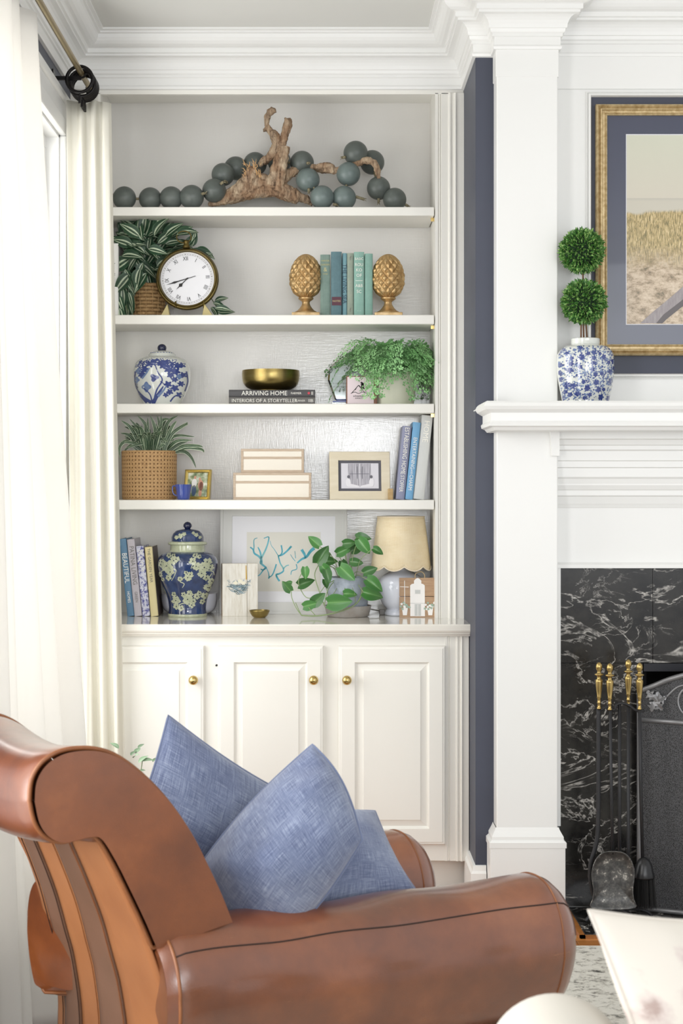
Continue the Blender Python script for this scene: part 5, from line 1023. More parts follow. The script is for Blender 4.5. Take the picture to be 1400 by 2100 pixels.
G().tube([Vector(vs[i])+Vector((0, 0, 0)) for i in range(n)], .0022, 6, closed=True).build('shade_trim', TRIM, so, smooth=True)
G().tube([Vector(vs[rows*(n+1)+i]) for i in range(n)], .0022, 6, closed=True).build('shade_trim', TRIM, so, smooth=True)
G().tube(catmull([P(800, 1255, 5.97), P(785, 1254, 5.96), P(765, 1250, 5.99), P(745, 1246, 6.03), P(735, 1240, 6.07)], 5), .0022, 6).build('cord', plain('clear_grey_cord', '#8d8880', .4), la, smooth=True)
G().box(X_(777, 5.96), X_(789, 5.96), 5.945, 5.96, ZCT, ZCT+.02).build('switch', plain('grey_switch', '#7d7a76', .5), la, bevel=.003)
# church plaque
Yw = 5.845; s = Yw/F; cpq = bpy.data.objects.new('church_plaque', None); COL.objects.link(cpq); BASE[cpq] = Vector(); tag(cpq, 'square two-plank wooden plaque painted with a white church and cross', 'plaque')
cpq.location = (X_(858, Yw), Yw, ZCT); cpq.rotation_euler = (-.10, 0, 0); H_ = (1269-1188)*s
PLK = plain('oiled_cedar', '#b99a7a', .55, var='#a07f62', vscale=16, vstretch=(1, 1, 14))
q = lambda a, c_: ((a-858)*s, (1269-c_)*s)
for a, c_ in ((1269, 1227), (1226, 1188)): G().box(q(819, 0)[0], q(897, 0)[0], 0, .012, (1269-a)*s, (1269-c_)*s).build('plank', PLK, cpq, world=False, bevel=.0008)
G().box(q(897, 0)[0], q(897, 0)[0]+.002, .001, .012, 0, H_).build('dark_edge', plain('dark_brown_edge', '#2b2420', .7), cpq, world=False)  # thin dark strip along the right edge of the planks
PW = plain('chalk_white_paint', '#f2f0ee', .7)
lpoly('painted_church', [q(*t) for t in [(841, 1267), (871, 1267), (871, 1204), (868, 1201), (864, 1200), (864, 1194), (860, 1190), (857, 1188.5), (853, 1190), (849, 1194), (849, 1200), (844, 1201), (841, 1204)]], PW, cpq, -.0006)
for t in ([(829, 1250), (830.5, 1250), (830.2, 1194), (829, 1194)], [(820, 1207), (838, 1208), (838, 1206.5), (820, 1206)]): lpoly('painted_cross', [q(*k_) for k_ in t], PW, cpq, -.0006)
PT = plain('pale_grey_detail', '#c9cbc9', .7); PGN = plain('sage_paint', '#9fb5a4', .7)
for t in ([(850, 1266), (863, 1266), (863, 1242), (850, 1242)], [(851, 1221), (862, 1221), (862, 1213), (851, 1213)], [(841, 1241), (871, 1241), (871, 1240), (841, 1240)]): lpoly('painted_door', [q(*k_) for k_ in t], PT, cpq, -.0009)
lpoly('painted_door_seam', [q(*k_) for k_ in [(856, 1266), (857, 1266), (857, 1243), (856, 1243)]], PW, cpq, -.0012)
FLp = Flat(0, f=lambda a, c_, l: Vector((q(a, c_)[0], -.0009-l, q(a, c_)[1]))); g = G(); g2 = G(); rr = random.Random(3)
for cx_ in (830, 882):
    for k in range(16): blob(g if k % 2 else g2, FLp, cx_+rr.gauss(0, 5), 1246+rr.gauss(2, 4), 2.4, 5, .35, k, n=15, lift=.0001*k)
    lpoly('painted_urn', [q(*k_) for k_ in [(cx_-6, 1250), (cx_+6, 1250), (cx_+4, 1265), (cx_-4, 1265)]], PW, cpq, -.0006)
g.build('painted_shrub', PGN, cpq, world=False); g2.build('painted_shrub', PW, cpq, world=False)
G().tube(catmull([Vector((q(852+dx, 0)[0], .008, (1269-yy)*s)) for dx, yy in ((0, 1189), (0, 1181), (6, 1176), (14, 1176), (19, 1182), (19, 1189))], 4), .0016, 6).build('twine_loop', plain('twine', '#c2ab85', .9), cpq, world=False, smooth=True)
# ================================================================ MANTEL: topiary and picture
Yv = 5.235; s = Yv/F; zM = 1.636
pv = Pot(1200, Yv, zM, [(46, 826), (48, 825), (48.5, 818), (53, 795), (57.5, 765), (58, 735), (55, 722), (45, 711), (30, 706), (28.5, 704), (28.5, 694)], 826)
tv = thing('topiary', 'double ball boxwood topiary in a blue and white porcelain jar on the mantel', 'topiary', pv.c)
body = pv.body('jar', PORC, tv)
G().lathe(pv.c, [(28*s, 120*s), (29.5*s, 122*s), (29*s, 132*s), (27*s, 133*s), (25*s, 128*s), (1*s, 126*s)], 48, cap=False).build('jar_rim', PORC, body, smooth='auto', ang=.9)
g = G(); gl = G(); rr = random.Random(31); pts = []
while len(pts) < 46:
    a = (rr.uniform(1140, 1262), rr.uniform(714, 818))
    if all((a[0]-b_[0])**2+(a[1]-b_[1])**2 > 100 for b_ in pts): pts.append(a)
for x, y in pts:
    blob(g, pv, x, y, rr.uniform(3.4, 6), 5, .22, rr.random()*6, n=20)
for k in range(760):
    x, y = rr.uniform(1142, 1258), rr.uniform(712, 822); blob(gl if k % 3 else g, pv, x, y, rr.uniform(.9, 2.2), 3, .35, rr.random()*6, n=9, lift=.0004)
for k in range(60):
    x, y = rr.uniform(1144, 1250), rr.uniform(716, 815); stroke(gl, pv, [(x, y), (x+rr.uniform(-7, 7), y+rr.uniform(-7, 7)), (x+rr.uniform(-9, 9), y+rr.uniform(-9, 9))], 1.1, .7, .0004, 3)
g.build('painted_flowers', BLUEP, body); gl.build('painted_vines', BLUEL, body)
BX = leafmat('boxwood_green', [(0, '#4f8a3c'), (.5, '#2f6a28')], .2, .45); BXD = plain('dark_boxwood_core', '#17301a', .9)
nt = BX.node_tree; b = nt.nodes['Principled BSDF']; L(nt, ramp(nt, noisetex(nt, coords(nt), 130, 3), [(.34, '#2a5224'), (.5, '#4c8439'), (.64, '#a3c374')]), b.inputs['Base Color'])  # noise ramp paints yellow highlights and dark shadow tones into the leaves
for cx_, cy_, r in ((1193, 515, 46), (1197, 619, 46)):
    ctr = P(cx_, cy_, Yv); R_ = r*s; g = G(); rr = random.Random(cy_)
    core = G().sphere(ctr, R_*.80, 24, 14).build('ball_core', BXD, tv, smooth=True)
    for k in range(1150):
        z = 1-2*(k+.5)/1150; a = k*2.399963; d = Vector((math.sqrt(1-z*z)*cos(a), math.sqrt(1-z*z)*sin(a), z)); d2 = (d+Vector((rr.uniform(-.6, .6), rr.uniform(-.6, .6), rr.uniform(-.6, .6)))).normalized()
        sd = d2.cross(Vector((rr.random()-.5, rr.random()-.5, rr.random()-.5))).normalized(); p = ctr+d*R_*rr.uniform(.74, .86); ln = R_*rr.uniform(.20, .32); w_ = ln*.25; nz = sd.cross(d2)*w_*.5
        g.add([p, p+d2*ln*.5+sd*w_+nz, p+d2*ln, p+d2*ln*.5-sd*w_+nz, p+d2*ln*.5], [(0, 1, 4), (1, 2, 4), (2, 3, 4), (3, 0, 4)])
    g.build('foliage', BX, tv, kind='stuff')
BRK = plain('twig_bark', '#6b4e38', .8)
for dx in (-6, 0, 7):
    G().tube(catmull([P(1197+dx, 705, Yv), P(1196+dx*.8, 670, Yv+.004*dx/6), P(1196+dx*.5, 640, Yv), P(1195, 568, Yv), P(1194, 540, Yv)], 4), .0028, 6).build('stem', BRK, tv, smooth=True)
# picture over the mantel
pic = thing('beach_picture', 'large gold framed beach dune picture with a wide navy mat hung over the mantel', 'picture frame', (1.35, 5.34, 1.95))
GW = plain('distressed_gold', '#dcc89e', .42, .4, var='#a98f62', vscale=22, vstretch=(3, 1, 3), bmp=.3, bscale=120)
Yg = 5.335; x0, z1, z0 = X_(1222, Yg), Z_(213, Yg), Z_(729, Yg); xe = 1.90
def side(name, a, b_, c_, d):    # one mitred side of the frame: outer corners a,b inner corners c,d in (x,z)
    prof = [(0, .022), (0, .004), (.06, -.002), (.16, -.006), (.26, 0), (.34, .004), (.42, -.002), (.52, -.003), (.60, .004), (.78, .004), (.90, -.001), (1, .002), (1, .014)]
    g = G(); n = len(prof); vs = []
    for o_, i_ in ((a, d), (b_, c_)):
        for t, yy in prof: vs.append((o_[0]+(i_[0]-o_[0])*t, Yg+yy, o_[1]+(i_[1]-o_[1])*t))
    g.add(vs, [(i, i+1, i+1+n, i+n) for i in range(n-1)]); g.build(name, GW, pic)
w_ = .036; c0 = [(x0, z0), (xe, z0), (xe, z1), (x0, z1)]; ci = [(x0+w_, z0+w_), (xe-w_, z0+w_), (xe-w_, z1-w_), (x0+w_, z1-w_)]
for i in range(4): side('frame_side', c0[i], c0[(i+1) % 4], ci[(i+1) % 4], ci[i])
G().box(x0+.002, xe-.002, Yg+.018, Yg+.023, z0+.002, z1-.002).build('backing', NAVY, pic)
ax0, az1, az0 = X_(1283, Yg+.01), Z_(275, Yg+.01), Z_(666, Yg+.01); axe = xe-(ax0-x0)
g = G(); X0, X1, Z0, Z1 = x0+w_-.001, xe-w_+.001, z0+w_-.001, z1-w_+.001
yy = Yg+.0105; o4 = [(X0, Z0), (X1, Z0), (X1, Z1), (X0, Z1)]; i4 = [(ax0, az0), (axe, az0), (axe, az1), (ax0, az1)]
g.add([(a, yy, c_) for a, c_ in o4+i4], [(i, (i+1) % 4, (i+1) % 4+4, i+4) for i in range(4)]); g.build('navy_mat', plain('navy_mat', '#474b5e', .22, coat=.3), pic)
e = .0028; i5 = [(ax0+e, az0+e), (axe-e, az0+e), (axe-e, az1-e), (ax0+e, az1-e)]; g = G(); g.add([(a, yy, c_) for a, c_ in i4]+[(a, yy+.002, c_) for a, c_ in i5], [(i, (i+1) % 4, (i+1) % 4+4, i+4) for i in range(4)]); g.build('mat_bevel', PWm, pic)
def dune():
    m, nt, b = nmat('dune_print'); b.inputs['Roughness'].default_value = .22
    t = nt.nodes.new('ShaderNodeTexCoord'); sp_ = nt.nodes.new('ShaderNodeSeparateXYZ'); L(nt, t.outputs['UV'], sp_.inputs[0])
    grass = ramp(nt, noisetex(nt, coords(nt, (90, 12, 1), 'UV', (0, 0, .15)), 2.2, 8, .75, .6), [(.36, '#4f4c30'), (.44, '#857a50'), (.52, '#c0a873'), (.62, '#e0cda2')])
    sand = ramp(nt, noisetex(nt, coords(nt, (8, 14, 1), 'UV'), 1.6, 9, .78), [(.36, '#5d5538'), (.44, '#a08b70'), (.53, '#cab69c'), (.65, '#dfcfb9')])
    sky = ramp(nt, sp_.outputs[1], [(.65, '#c9c4b6'), (.665, '#bdb9ad'), (.668, '#d0cabb'), (1.0, '#cfd0bf')])
    nz = noisetex(nt, coords(nt, (1.6, 1.2, 1), 'UV'), 2, 8, .65)
    def blend(a, b_, lo, hi, amp):
        ad = N(nt, 'ShaderNodeMath', operation='MULTIPLY_ADD', n1=amp, n2=-amp/2); L(nt, nz, ad.inputs[0]); a2 = N(nt, 'ShaderNodeMath', operation='ADD'); L(nt, ad.outputs[0], a2.inputs[0]); L(nt, sp_.outputs[1], a2.inputs[1])
        r = ramp(nt, a2.outputs[0], [(lo, 0.0), (hi, 1.0)]); mx = N(nt, 'ShaderNodeMix', data_type='RGBA'); L(nt, r, mx.inputs[0]); L(nt, a, mx.inputs[6]); L(nt, b_, mx.inputs[7]); return mx.outputs[2]
    c1 = blend(sand, grass, .28, .42, .25); L(nt, blend(c1, sky, .585, .60, .10), b.inputs['Base Color']); return m
g = G(); g.add([(a, yy+.0022, c_) for a, c_ in i5], [(0, 1, 2, 3)]); g.build('dune_print', dune(), pic, uv=[(0, 0), (1.4, 0), (1.4, 1), (0, 1)])
LOG = plain('driftwood_print', '#a79f9f', .3, var='#8b8285', vscale=30, vstretch=(4, 1, 1)); YL = yy+.0014
qq = lambda l: [P(a, c_, YL) for a, c_ in l]
g = G(); g.poly(qq([(1312, 663), (1338, 640), (1372, 612), (1420, 570), (1420, 598), (1390, 622), (1360, 645), (1345, 663)])); g.build('printed_log', LOG, pic)
g = G(); g.poly([p-Vector((0, .0004, 0)) for p in qq([(1345, 663), (1360, 645), (1390, 622), (1420, 598), (1420, 612), (1392, 634), (1366, 655), (1358, 663)])]); g.build('printed_log', plain('driftwood_print_shadow', '#5c5556', .3), pic)

# ================================================================ CURTAINS, ROD
ROD = plain('bronze_gold_rod', '#9b8a63', .35, .8); BRZ = plain('black_bronze', '#1e1c1c', .35, .7)
xr, zr = -.785, 2.722
rod = thing('curtain_rod', 'slim antique gold curtain rod on a black bracket under the crown moulding', 'curtain rod', (xr, 4.4, zr))
G().tube([(xr, 3.3, zr), (xr, 5.60, zr)], .0095, 20).build('rod', ROD, rod, smooth='auto', ang=.9)
G().lathe((xr, 5.60, zr), [(.0095, 0), (.014, .004), (.014, .012), (.008, .02), (.018, .03), (.020, .045), (.012, .06), (.001, .064)], 20, Matrix.Rotation(-PI/2, 3, 'X')).build('finial', BRZ, rod, smooth=True)
G().box(XL+.001, xr, 5.405, 5.415, zr-.022, zr-.010).build('bracket', BRZ, rod); G().box(XL+.001, XL+.006, 5.39, 5.43, zr-.045, zr+.01).build('bracket_plate', BRZ, rod)
G().tube([(xr+.014*cos(a), 5.41, zr+.014*sin(a)) for a in [PI+i*PI/10 for i in range(11)]], .004, 6).build('bracket_cup', BRZ, rod)
for k, yk in enumerate((5.372, 5.425, 5.439, 5.453, 5.467, 5.481, 5.495)):
    c = Vector((xr, yk, zr-.029)); n = 32
    t = thing('curtain_ring', 'nearest black curtain ring, open side showing and clip hanging free' if k == 0 else 'farthest black curtain ring, last before the bookcase crown' if k == 6 else 'black curtain ring in the middle of the tight bunch at the rod end', 'curtain ring', c, 'black rings bunched on the curtain rod')
    tl = .03*(k % 3-1); G().tube([c+Vector((.042*cos(a), .042*cos(a)*tl, .042*sin(a))) for a in [i*2*PI/n for i in range(n)]], .0058, 8, closed=True).build('ring', BRZ, t, smooth=True)
    g = G(); g.tube([c+Vector((0, 0, -.041)), c+Vector((.001, 0, -.055))], .0022, 6); g.box(c.x-.004, c.x+.004, yk-.003, yk+.003, c.z-.078, c.z-.055); g.build('clip', BRZ, t)
CURT = glow_free_translucent('ivory_linen_curtain', '#f4f2ee', .40); CURT2 = glow_free_translucent('cream_linen_curtain', '#f4f2ea', .5)
def curtain(name, label, pA, pB, qA, qB, ztop, folds, amp, mat, phase=0, seedv=1, n=260, rows=44, sharp=.7, bulge=0):
    """hangs from the line pA-pB (x,y) at the top to qA-qB at the floor, pleated at right angles to it"""
    vs = []; pA, pB, qA, qB = map(Vector, (pA, pB, qA, qB))
    for j in range(rows+1):
        v = j/rows; z = ztop*(1-v)+.012*v; A = pA.lerp(qA, v**1.15); B = pB.lerp(qB, v**1.15); d = (B-A).normalized(); nn = Vector((d.y, -d.x)); am = amp*(.75+.45*v)
        for i in range(n+1):
            u = i/n; ph = 2*PI*folds*(u+.03*sin(2.1*PI*u+seedv)+.012*sin(v*3+seedv*2+u*7))+phase; f = sin(ph); f = (abs(f)**sharp)*(1 if f > 0 else -1)
            f2 = f*am*(1+.35*sin(u*17+seedv))+.006*sin(u*40+v*5)*v+bulge*sin(PI*v)*u
            p = A.lerp(B, u)+nn*f2; vs.append((p.x, p.y, z+.004*sin(ph*.5)*(1-v)))
    g = G(); g.add(vs, [(j*(n+1)+i, j*(n+1)+i+1, (j+1)*(n+1)+i+1, (j+1)*(n+1)+i) for j in range(rows) for i in range(n)])
    r = thing(name, label, 'curtain', (pA.x, pA.y, 0)); o = g.build('panel', mat, r, smooth=True)
    hd = G(); hv = [Vector(vs[i])+Vector((.0006, -.0006, 0)) for i in range(n+1)]+[Vector(vs[i])+Vector((.0006, -.0006, -.085)) for i in range(n+1)]
    o.modifiers.new('t', 'SOLIDIFY').thickness = .0012; return r
curtain('curtain', 'ivory linen curtain panel gathered at the far end of the rod beside the bookcase', (-.846, 5.50), (-.700, 5.50), (-.815, 5.46), (-.640, 5.47), zr-.072, 3.4, .012, CURT2, phase=1.2, seedv=2)
curtain('curtain', 'large white curtain panel nearest the camera, pulled down the left side of the picture', (-.790, 3.60), (-.800, 4.56), (-.760, 3.66), (-.625, 4.58), zr-.072, 6, .030, CURT, phase=.4, seedv=5, sharp=.85)

# ================================================================ ARMCHAIR
TH = math.radians(31); O = Vector((-.277, 2.85, 0)); D1 = Vector((cos(TH), sin(TH), 0)); D2 = Vector((-sin(TH), cos(TH), 0)); W = .50; WA = .54; ZR = .010
def sidep(px, py):           # (t, z) on the near side plane of the chair
    k = (px-VX)/F; t = (k*O.y-O.x)/(D1.x-k*D1.y); Y = O.y+t*D1.y; return t, HC-(py-VY)*Y/F
def C(t, v, z): return Vector((O.x+D1.x*t+D2.x*v, O.y+D1.y*t+D2.y*v, z))
m, nt, b = nmat('saddle_leather'); b.inputs['Roughness'].default_value = .34; b.inputs['Specular IOR Level'].default_value = .7; b.inputs['Coat Weight'].default_value = .85; b.inputs['Coat Roughness'].default_value = .2
f = noisetex(nt, coords(nt), 5, 5, .6); c1 = ramp(nt, f, [(.3, '#5f321a'), (.55, '#7a4220'), (.75, '#91542b')])
sc_ = noisetex(nt, coords(nt, (1, 1, 7), rot=(.4, .3, 0)), 9, 7, .8, .4); sr = ramp(nt, sc_, [(.64, 0.0), (.72, .35)]); mx = N(nt, 'ShaderNodeMix', data_type='RGBA'); L(nt, sr, mx.inputs[0]); L(nt, c1, mx.inputs[6]); mx.inputs[7].default_value = rgb('#c48d5e'); L(nt, mx.outputs[2], b.inputs['Base Color'])
vv = nt.nodes.new('ShaderNodeTexVoronoi'); vv.inputs['Scale'].default_value = 380; L(nt, coords(nt), vv.inputs['Vector']); ad = N(nt, 'ShaderNodeMath', operation='MULTIPLY_ADD', n1=.15); L(nt, vv.outputs['Distance'], ad.inputs[0]); L(nt, noisetex(nt, coords(nt), 14, 3), ad.inputs[2]); bump(nt, b, ad.outputs[0], .22, .004); LEA = m
LEAD = plain('dark_brown_leather', '#6a4d3b', .42, var='#765644', vscale=7, bmp=.1, bscale=300); LEAT = plain('tan_leather', '#8f5b38', .45, var='#a06a42', vscale=5, bmp=.15, bscale=40)
PIP = plain('piping_leather', '#8f5a34', .45, var='#754526', vscale=20); SEAM = plain('dark_seam', '#2f1a10', .7); PLUM = plain('plum_brown_leather', '#3f2722', .5)
ch = thing('leather_armchair', 'saddle brown leather armchair with rolled back, rolled arms and striped rear panel', 'armchair', C(.3, W/2, 0))
ch.location.z = 0
outl = [(62, 1640), (66, 1600), (84, 1568), (115, 1546), (152, 1537), (195, 1538), (238, 1553), (290, 1592), (340, 1645), (385, 1710), (415, 1768), (444, 1830), (466, 1886)]
outr = [(312, 1941), (288, 1885), (258, 1822), (228, 1762), (200, 1718), (180, 1712), (152, 1718), (122, 1724), (92, 1712), (72, 1684)]
ol = [sidep(*p) for p in outl]; orr = [sidep(*p) for p in outr]
top = catmull([Vector((a, c_, 0)) for a, c_ in ol], 5); bot = catmull([Vector((a, c_, 0)) for a, c_ in orr+[ol[0]]], 5)[:-1]
prof = [(p.x, p.y) for p in top]+[(p.x, p.y) for p in bot]; nP = len(prof)
cen = (sum(p[0] for p in prof)/nP, sum(p[1] for p in prof)/nP)
def nrm2(i):
    a, b_ = prof[i-1], prof[(i+1) % nP]; d = Vector((b_[0]-a[0], b_[1]-a[1])).normalized(); return Vector((-d.y, d.x))
sgn = 1 if sum((prof[i][0]*prof[(i+1) % nP][1]-prof[(i+1) % nP][0]*prof[i][1]) for i in range(nP)) < 0 else -1
# rolled back: the scroll outline swept across the chair, slightly crowned
vs = []; NW = 24
for j in range(NW+1):
    v = j/NW; bow = .022*sin(PI*v); ed = .006*min(1, min(v, 1-v)*18)
    for i, (t, z) in enumerate(prof):
        n_ = nrm2(i)*sgn; lo = i >= len(top) and z < .775; ee = -.004 if lo else ed; tt, zz = t+n_.x*ee, z+n_.y*ee; vs.append(C(tt, v*W, zz-bow*max(0, min(1, (z-.70)/.08))))
g = G(); g.add(vs, [(j*nP+i, j*nP+(i+1) % nP, (j+1)*nP+(i+1) % nP, (j+1)*nP+i) for j in range(NW) for i in range(nP)]); g.build('back_roll', LEA, ch, smooth='auto', ang=1.0)
for sd in (0, 1):
    me = bpy.data.meshes.new('scroll_panel'); bm = bmesh.new(); vv_ = [bm.verts.new(C(t, W*sd, z)-BASE[ch]) for t, z in prof]; fc = bm.faces.new(vv_ if sd else vv_[::-1])
    r_ = bmesh.ops.inset_region(bm, faces=[fc], thickness=.0035, depth=-.002); 
    for th_, dp in ((.005, .006), (.010, .006), (.014, .005), (.016, .003)): 
        fc = max(bm.faces, key=lambda q: len(q.verts)); bmesh.ops.inset_region(bm, faces=[fc], thickness=th_, depth=dp, use_even_offset=True)
    bmesh.ops.recalc_face_normals(bm, faces=bm.faces); 
    for q in bm.faces: q.smooth = True
    bm.to_mesh(me); bm.free(); me.materials.append(LEA); o = bpy.data.objects.new('scroll_panel', me); COL.objects.link(o); o.parent = ch; BASE[o] = BASE[ch]
    G().tube([C(t+nrm2(i).x*sgn*.002, (W+.001 if sd else -.001), z+nrm2(i).y*sgn*.002) for i, (t, z) in enumerate(prof)], .0042, 8, closed=True).build('piping', PIP, ch, smooth=True)
# striped back panel (leans, tapers in towards the floor)
rc = [sidep(200, 1700), sidep(228, 1762), sidep(258, 1822), sidep(288, 1885), sidep(312, 1941), sidep(340, 2020), sidep(367, 2100)]
t6, z6 = rc[-1]; rc += [(t6+.03, z6-.13), (t6+.045, .13)]
rcs = [(p.x, p.y) for p in catmull([Vector((a, c_, 0)) for a, c_ in rc], 4)]
FR = {0: (0, 0), 1: (.32, .42), 2: (.53, .625), 3: (.775, .79), 4: (.935, .93), 5: (1, 1)}     # stripe edges, top and bottom
def rw(z): d = max(0, min(1.3, (.78-z)/.43)); return d, .46+.14*d
def rearT(z):
    for (t0, z0), (t1, z1) in zip(rcs, rcs[1:]):
        if z1 <= z <= z0: return t0+(t1-t0)*(z0-z)/max(z0-z1, 1e-6)
    return rcs[-1][0] if z < rcs[-1][1] else rcs[0][0]
def rear(e, mat, name, off=0, lab=None):
    vs = []; n = len(rcs); m_ = 6
    for (t, z) in rcs:
        d, w_ = rw(z); f0 = FR[e][0]+(FR[e][1]-FR[e][0])*d; f1 = FR[e+1][0]+(FR[e+1][1]-FR[e+1][0])*d
        for k in range(m_+1): f = f0+(f1-f0)*k/m_; vs.append(C(t-off, w_*f, z))
    g = G(); g.add(vs, [(i*(m_+1)+k, i*(m_+1)+k+1, (i+1)*(m_+1)+k+1, (i+1)*(m_+1)+k) for i in range(n-1) for k in range(m_)]); o = g.build(name, mat, ch, smooth=True, label=lab)
    o.modifiers.new('t', 'SOLIDIFY').thickness = .004; return o
for e, mt in enumerate((LEAT, LEAD, LEAT, LEAD, LEAT)): rear(e, mt, 'back_stripe', .009 if mt is LEAD else .006, 'dark brown leather stripe' if mt is LEAD else 'tan leather stripe')
for e in (1, 2, 3, 4): G().tube([C(t-.012, rw(z)[1]*(FR[e][0]+(FR[e][1]-FR[e][0])*rw(z)[0]), z) for t, z in rcs], .0011, 5).build('stitching', PIP if e < 3 else SEAM, ch)
# frame body
g = G()
def cbox(t0, t1, v0, v1, z0, z1): 
    vs = [C(t, v, z) for z in (z0, z1) for v in (v0, v1) for t in (t0, t1)]; g.add(vs, [(0, 2, 3, 1), (4, 5, 7, 6), (0, 1, 5, 4), (2, 6, 7, 3), (0, 4, 6, 2), (1, 3, 7, 5)])
cbox(.07, .84, .0, WA, .12, .34); g.build('seat_frame', PLUM, ch, bevel=.012)
g = G(); cbox(.14, .88, .09, WA-.09, .33, .47); g.build('seat_cushion', LEA, ch, bevel=.04, segs=4, smooth=True)
g = G(); vs = []
for v in (.03, W-.03):
    for t, z in ((.10, .3), (.05, .60), (.06, .68), (.12, .58), (.14, .3)): vs.append(C(t, v, z))
g.add(vs, [(0, 1, 2, 3, 4), (9, 8, 7, 6, 5)]+[(i, i+5, (i+1) % 5+5, (i+1) % 5) for i in range(5)]); g.build('inner_back', LEA, ch)
# rolled arms: a bulging section swept forward
def arm(v_c, sg, name):
    n = 96; rows = 48; vs = []
    L_ = .885; hw, hh = .103, .140
    for j in range(rows+1):
        u = j/rows; t = -.014+(L_+.014)*u
        e = 1.0
        if u > .93: q_ = (u-.93)/.07; e = math.sqrt(max(0, 1-q_*q_*.55)); 
        if u < .05: q_ = 1-u/.05; e = math.sqrt(max(0, 1-q_*q_*.30))
        zc = .462-.004*sin(PI*u)-(.02*(u-.2) if u > .2 else 0)+.012; 
        for i in range(n):
            a = 2*PI*i/n; ca, sa = cos(a), sin(a); x = (abs(ca)**.86)*(1 if ca > 0 else -1)*hw*e; z = (abs(sa)**.9)*(1 if sa > 0 else -1)*hh*e
            if z < 0: x *= (1+.25*z/hh)
            x += .0025*sin(u*26+a*2)*(1 if sa > .2 else 0); z += .0035*sin(u*19)*max(0, sa)*sin(a*3)
            vq = v_c-sg*x; tq = t
            if u < .12:
                kb = max(0, min(1, (min(vq, WA-vq)+.014)/.014)); tq = t+(max(t, rearT(zc+z)+.010)-t)*kb*kb*(3-2*kb)
            vs.append(C(tq, vq, zc+z))
    g = G(); g.add(vs, [(j*n+i, j*n+(i+1) % n, (j+1)*n+(i+1) % n, (j+1)*n+i) for j in range(rows) for i in range(n)]+[tuple(range(n-1, -1, -1)), tuple(rows*n+i for i in range(n))])
    o = g.build(name, LEA, ch, smooth='auto', ang=1.0)
    ia = 12; G().tube([Vector(vs[j*n+ia])+Vector((0, 0, .0006)) for j in range(1, rows)], .0016, 5).build('arm_seam', SEAM, o)
    G().tube([Vector(vs[1*n+i]) for i in range(n)], .0032, 6, closed=True).build('arm_piping', PIP, o, smooth=True)
    G().tube([Vector(vs[(rows-3)*n+i]) for i in range(n)], .0018, 6, closed=True).build('arm_piping', PIP, o, smooth=True)
arm(.030, 1, 'arm'); arm(WA-.030, -1, 'arm')
for t, v in ((.12, .04), (.80, .04), (.12, WA-.04), (.80, WA-.04)):
    G().lathe(C(t, v, ZR), [(.018, 0), (.022, .05), (.026, .115)], 16).build('leg', plain('dark_walnut', '#2d1c14', .4) if 'dark_walnut' not in bpy.data.materials else bpy.data.materials['dark_walnut'], ch, smooth='auto')

# ---- blue linen pillows
m, nt, b = nmat('chambray_linen'); b.inputs['Roughness'].default_value = .9; b.inputs['Sheen Weight'].default_value = .35
fa = noisetex(nt, coords(nt, (260, 5, 1), 'UV'), 1.4, 3, .7); fb_ = noisetex(nt, coords(nt, (5, 260, 1), 'UV'), 1.4, 3, .7); fc_ = noisetex(nt, coords(nt, (2, 2, 1), 'UV'), 1.2, 3)
ad = N(nt, 'ShaderNodeMath', operation='ADD'); L(nt, fa, ad.inputs[0]); L(nt, fb_, ad.inputs[1]); a3 = N(nt, 'ShaderNodeMath', operation='MULTIPLY_ADD', n1=.45); L(nt, fc_, a3.inputs[0]); L(nt, ad.outputs[0], a3.inputs[2])
L(nt, ramp(nt, a3.outputs[0], [(.98, '#46577f'), (1.20, '#6779a0'), (1.44, '#98a6c0')]), b.inputs['Base Color'])
for e_ in nt.nodes:
    if e_.bl_idname == 'ShaderNodeValToRGB': pass
mr = N(nt, 'ShaderNodeMapRange', n1=.9, n2=1.55); L(nt, a3.outputs[0], mr.inputs[0]); L(nt, ramp(nt, mr.outputs[0], [(.15, '#475070'), (.5, '#67728f'), (.85, '#9ba5b9')]), b.inputs['Base Color'])
bump(nt, b, ad.outputs[0], .35, .0015); LINEN = m
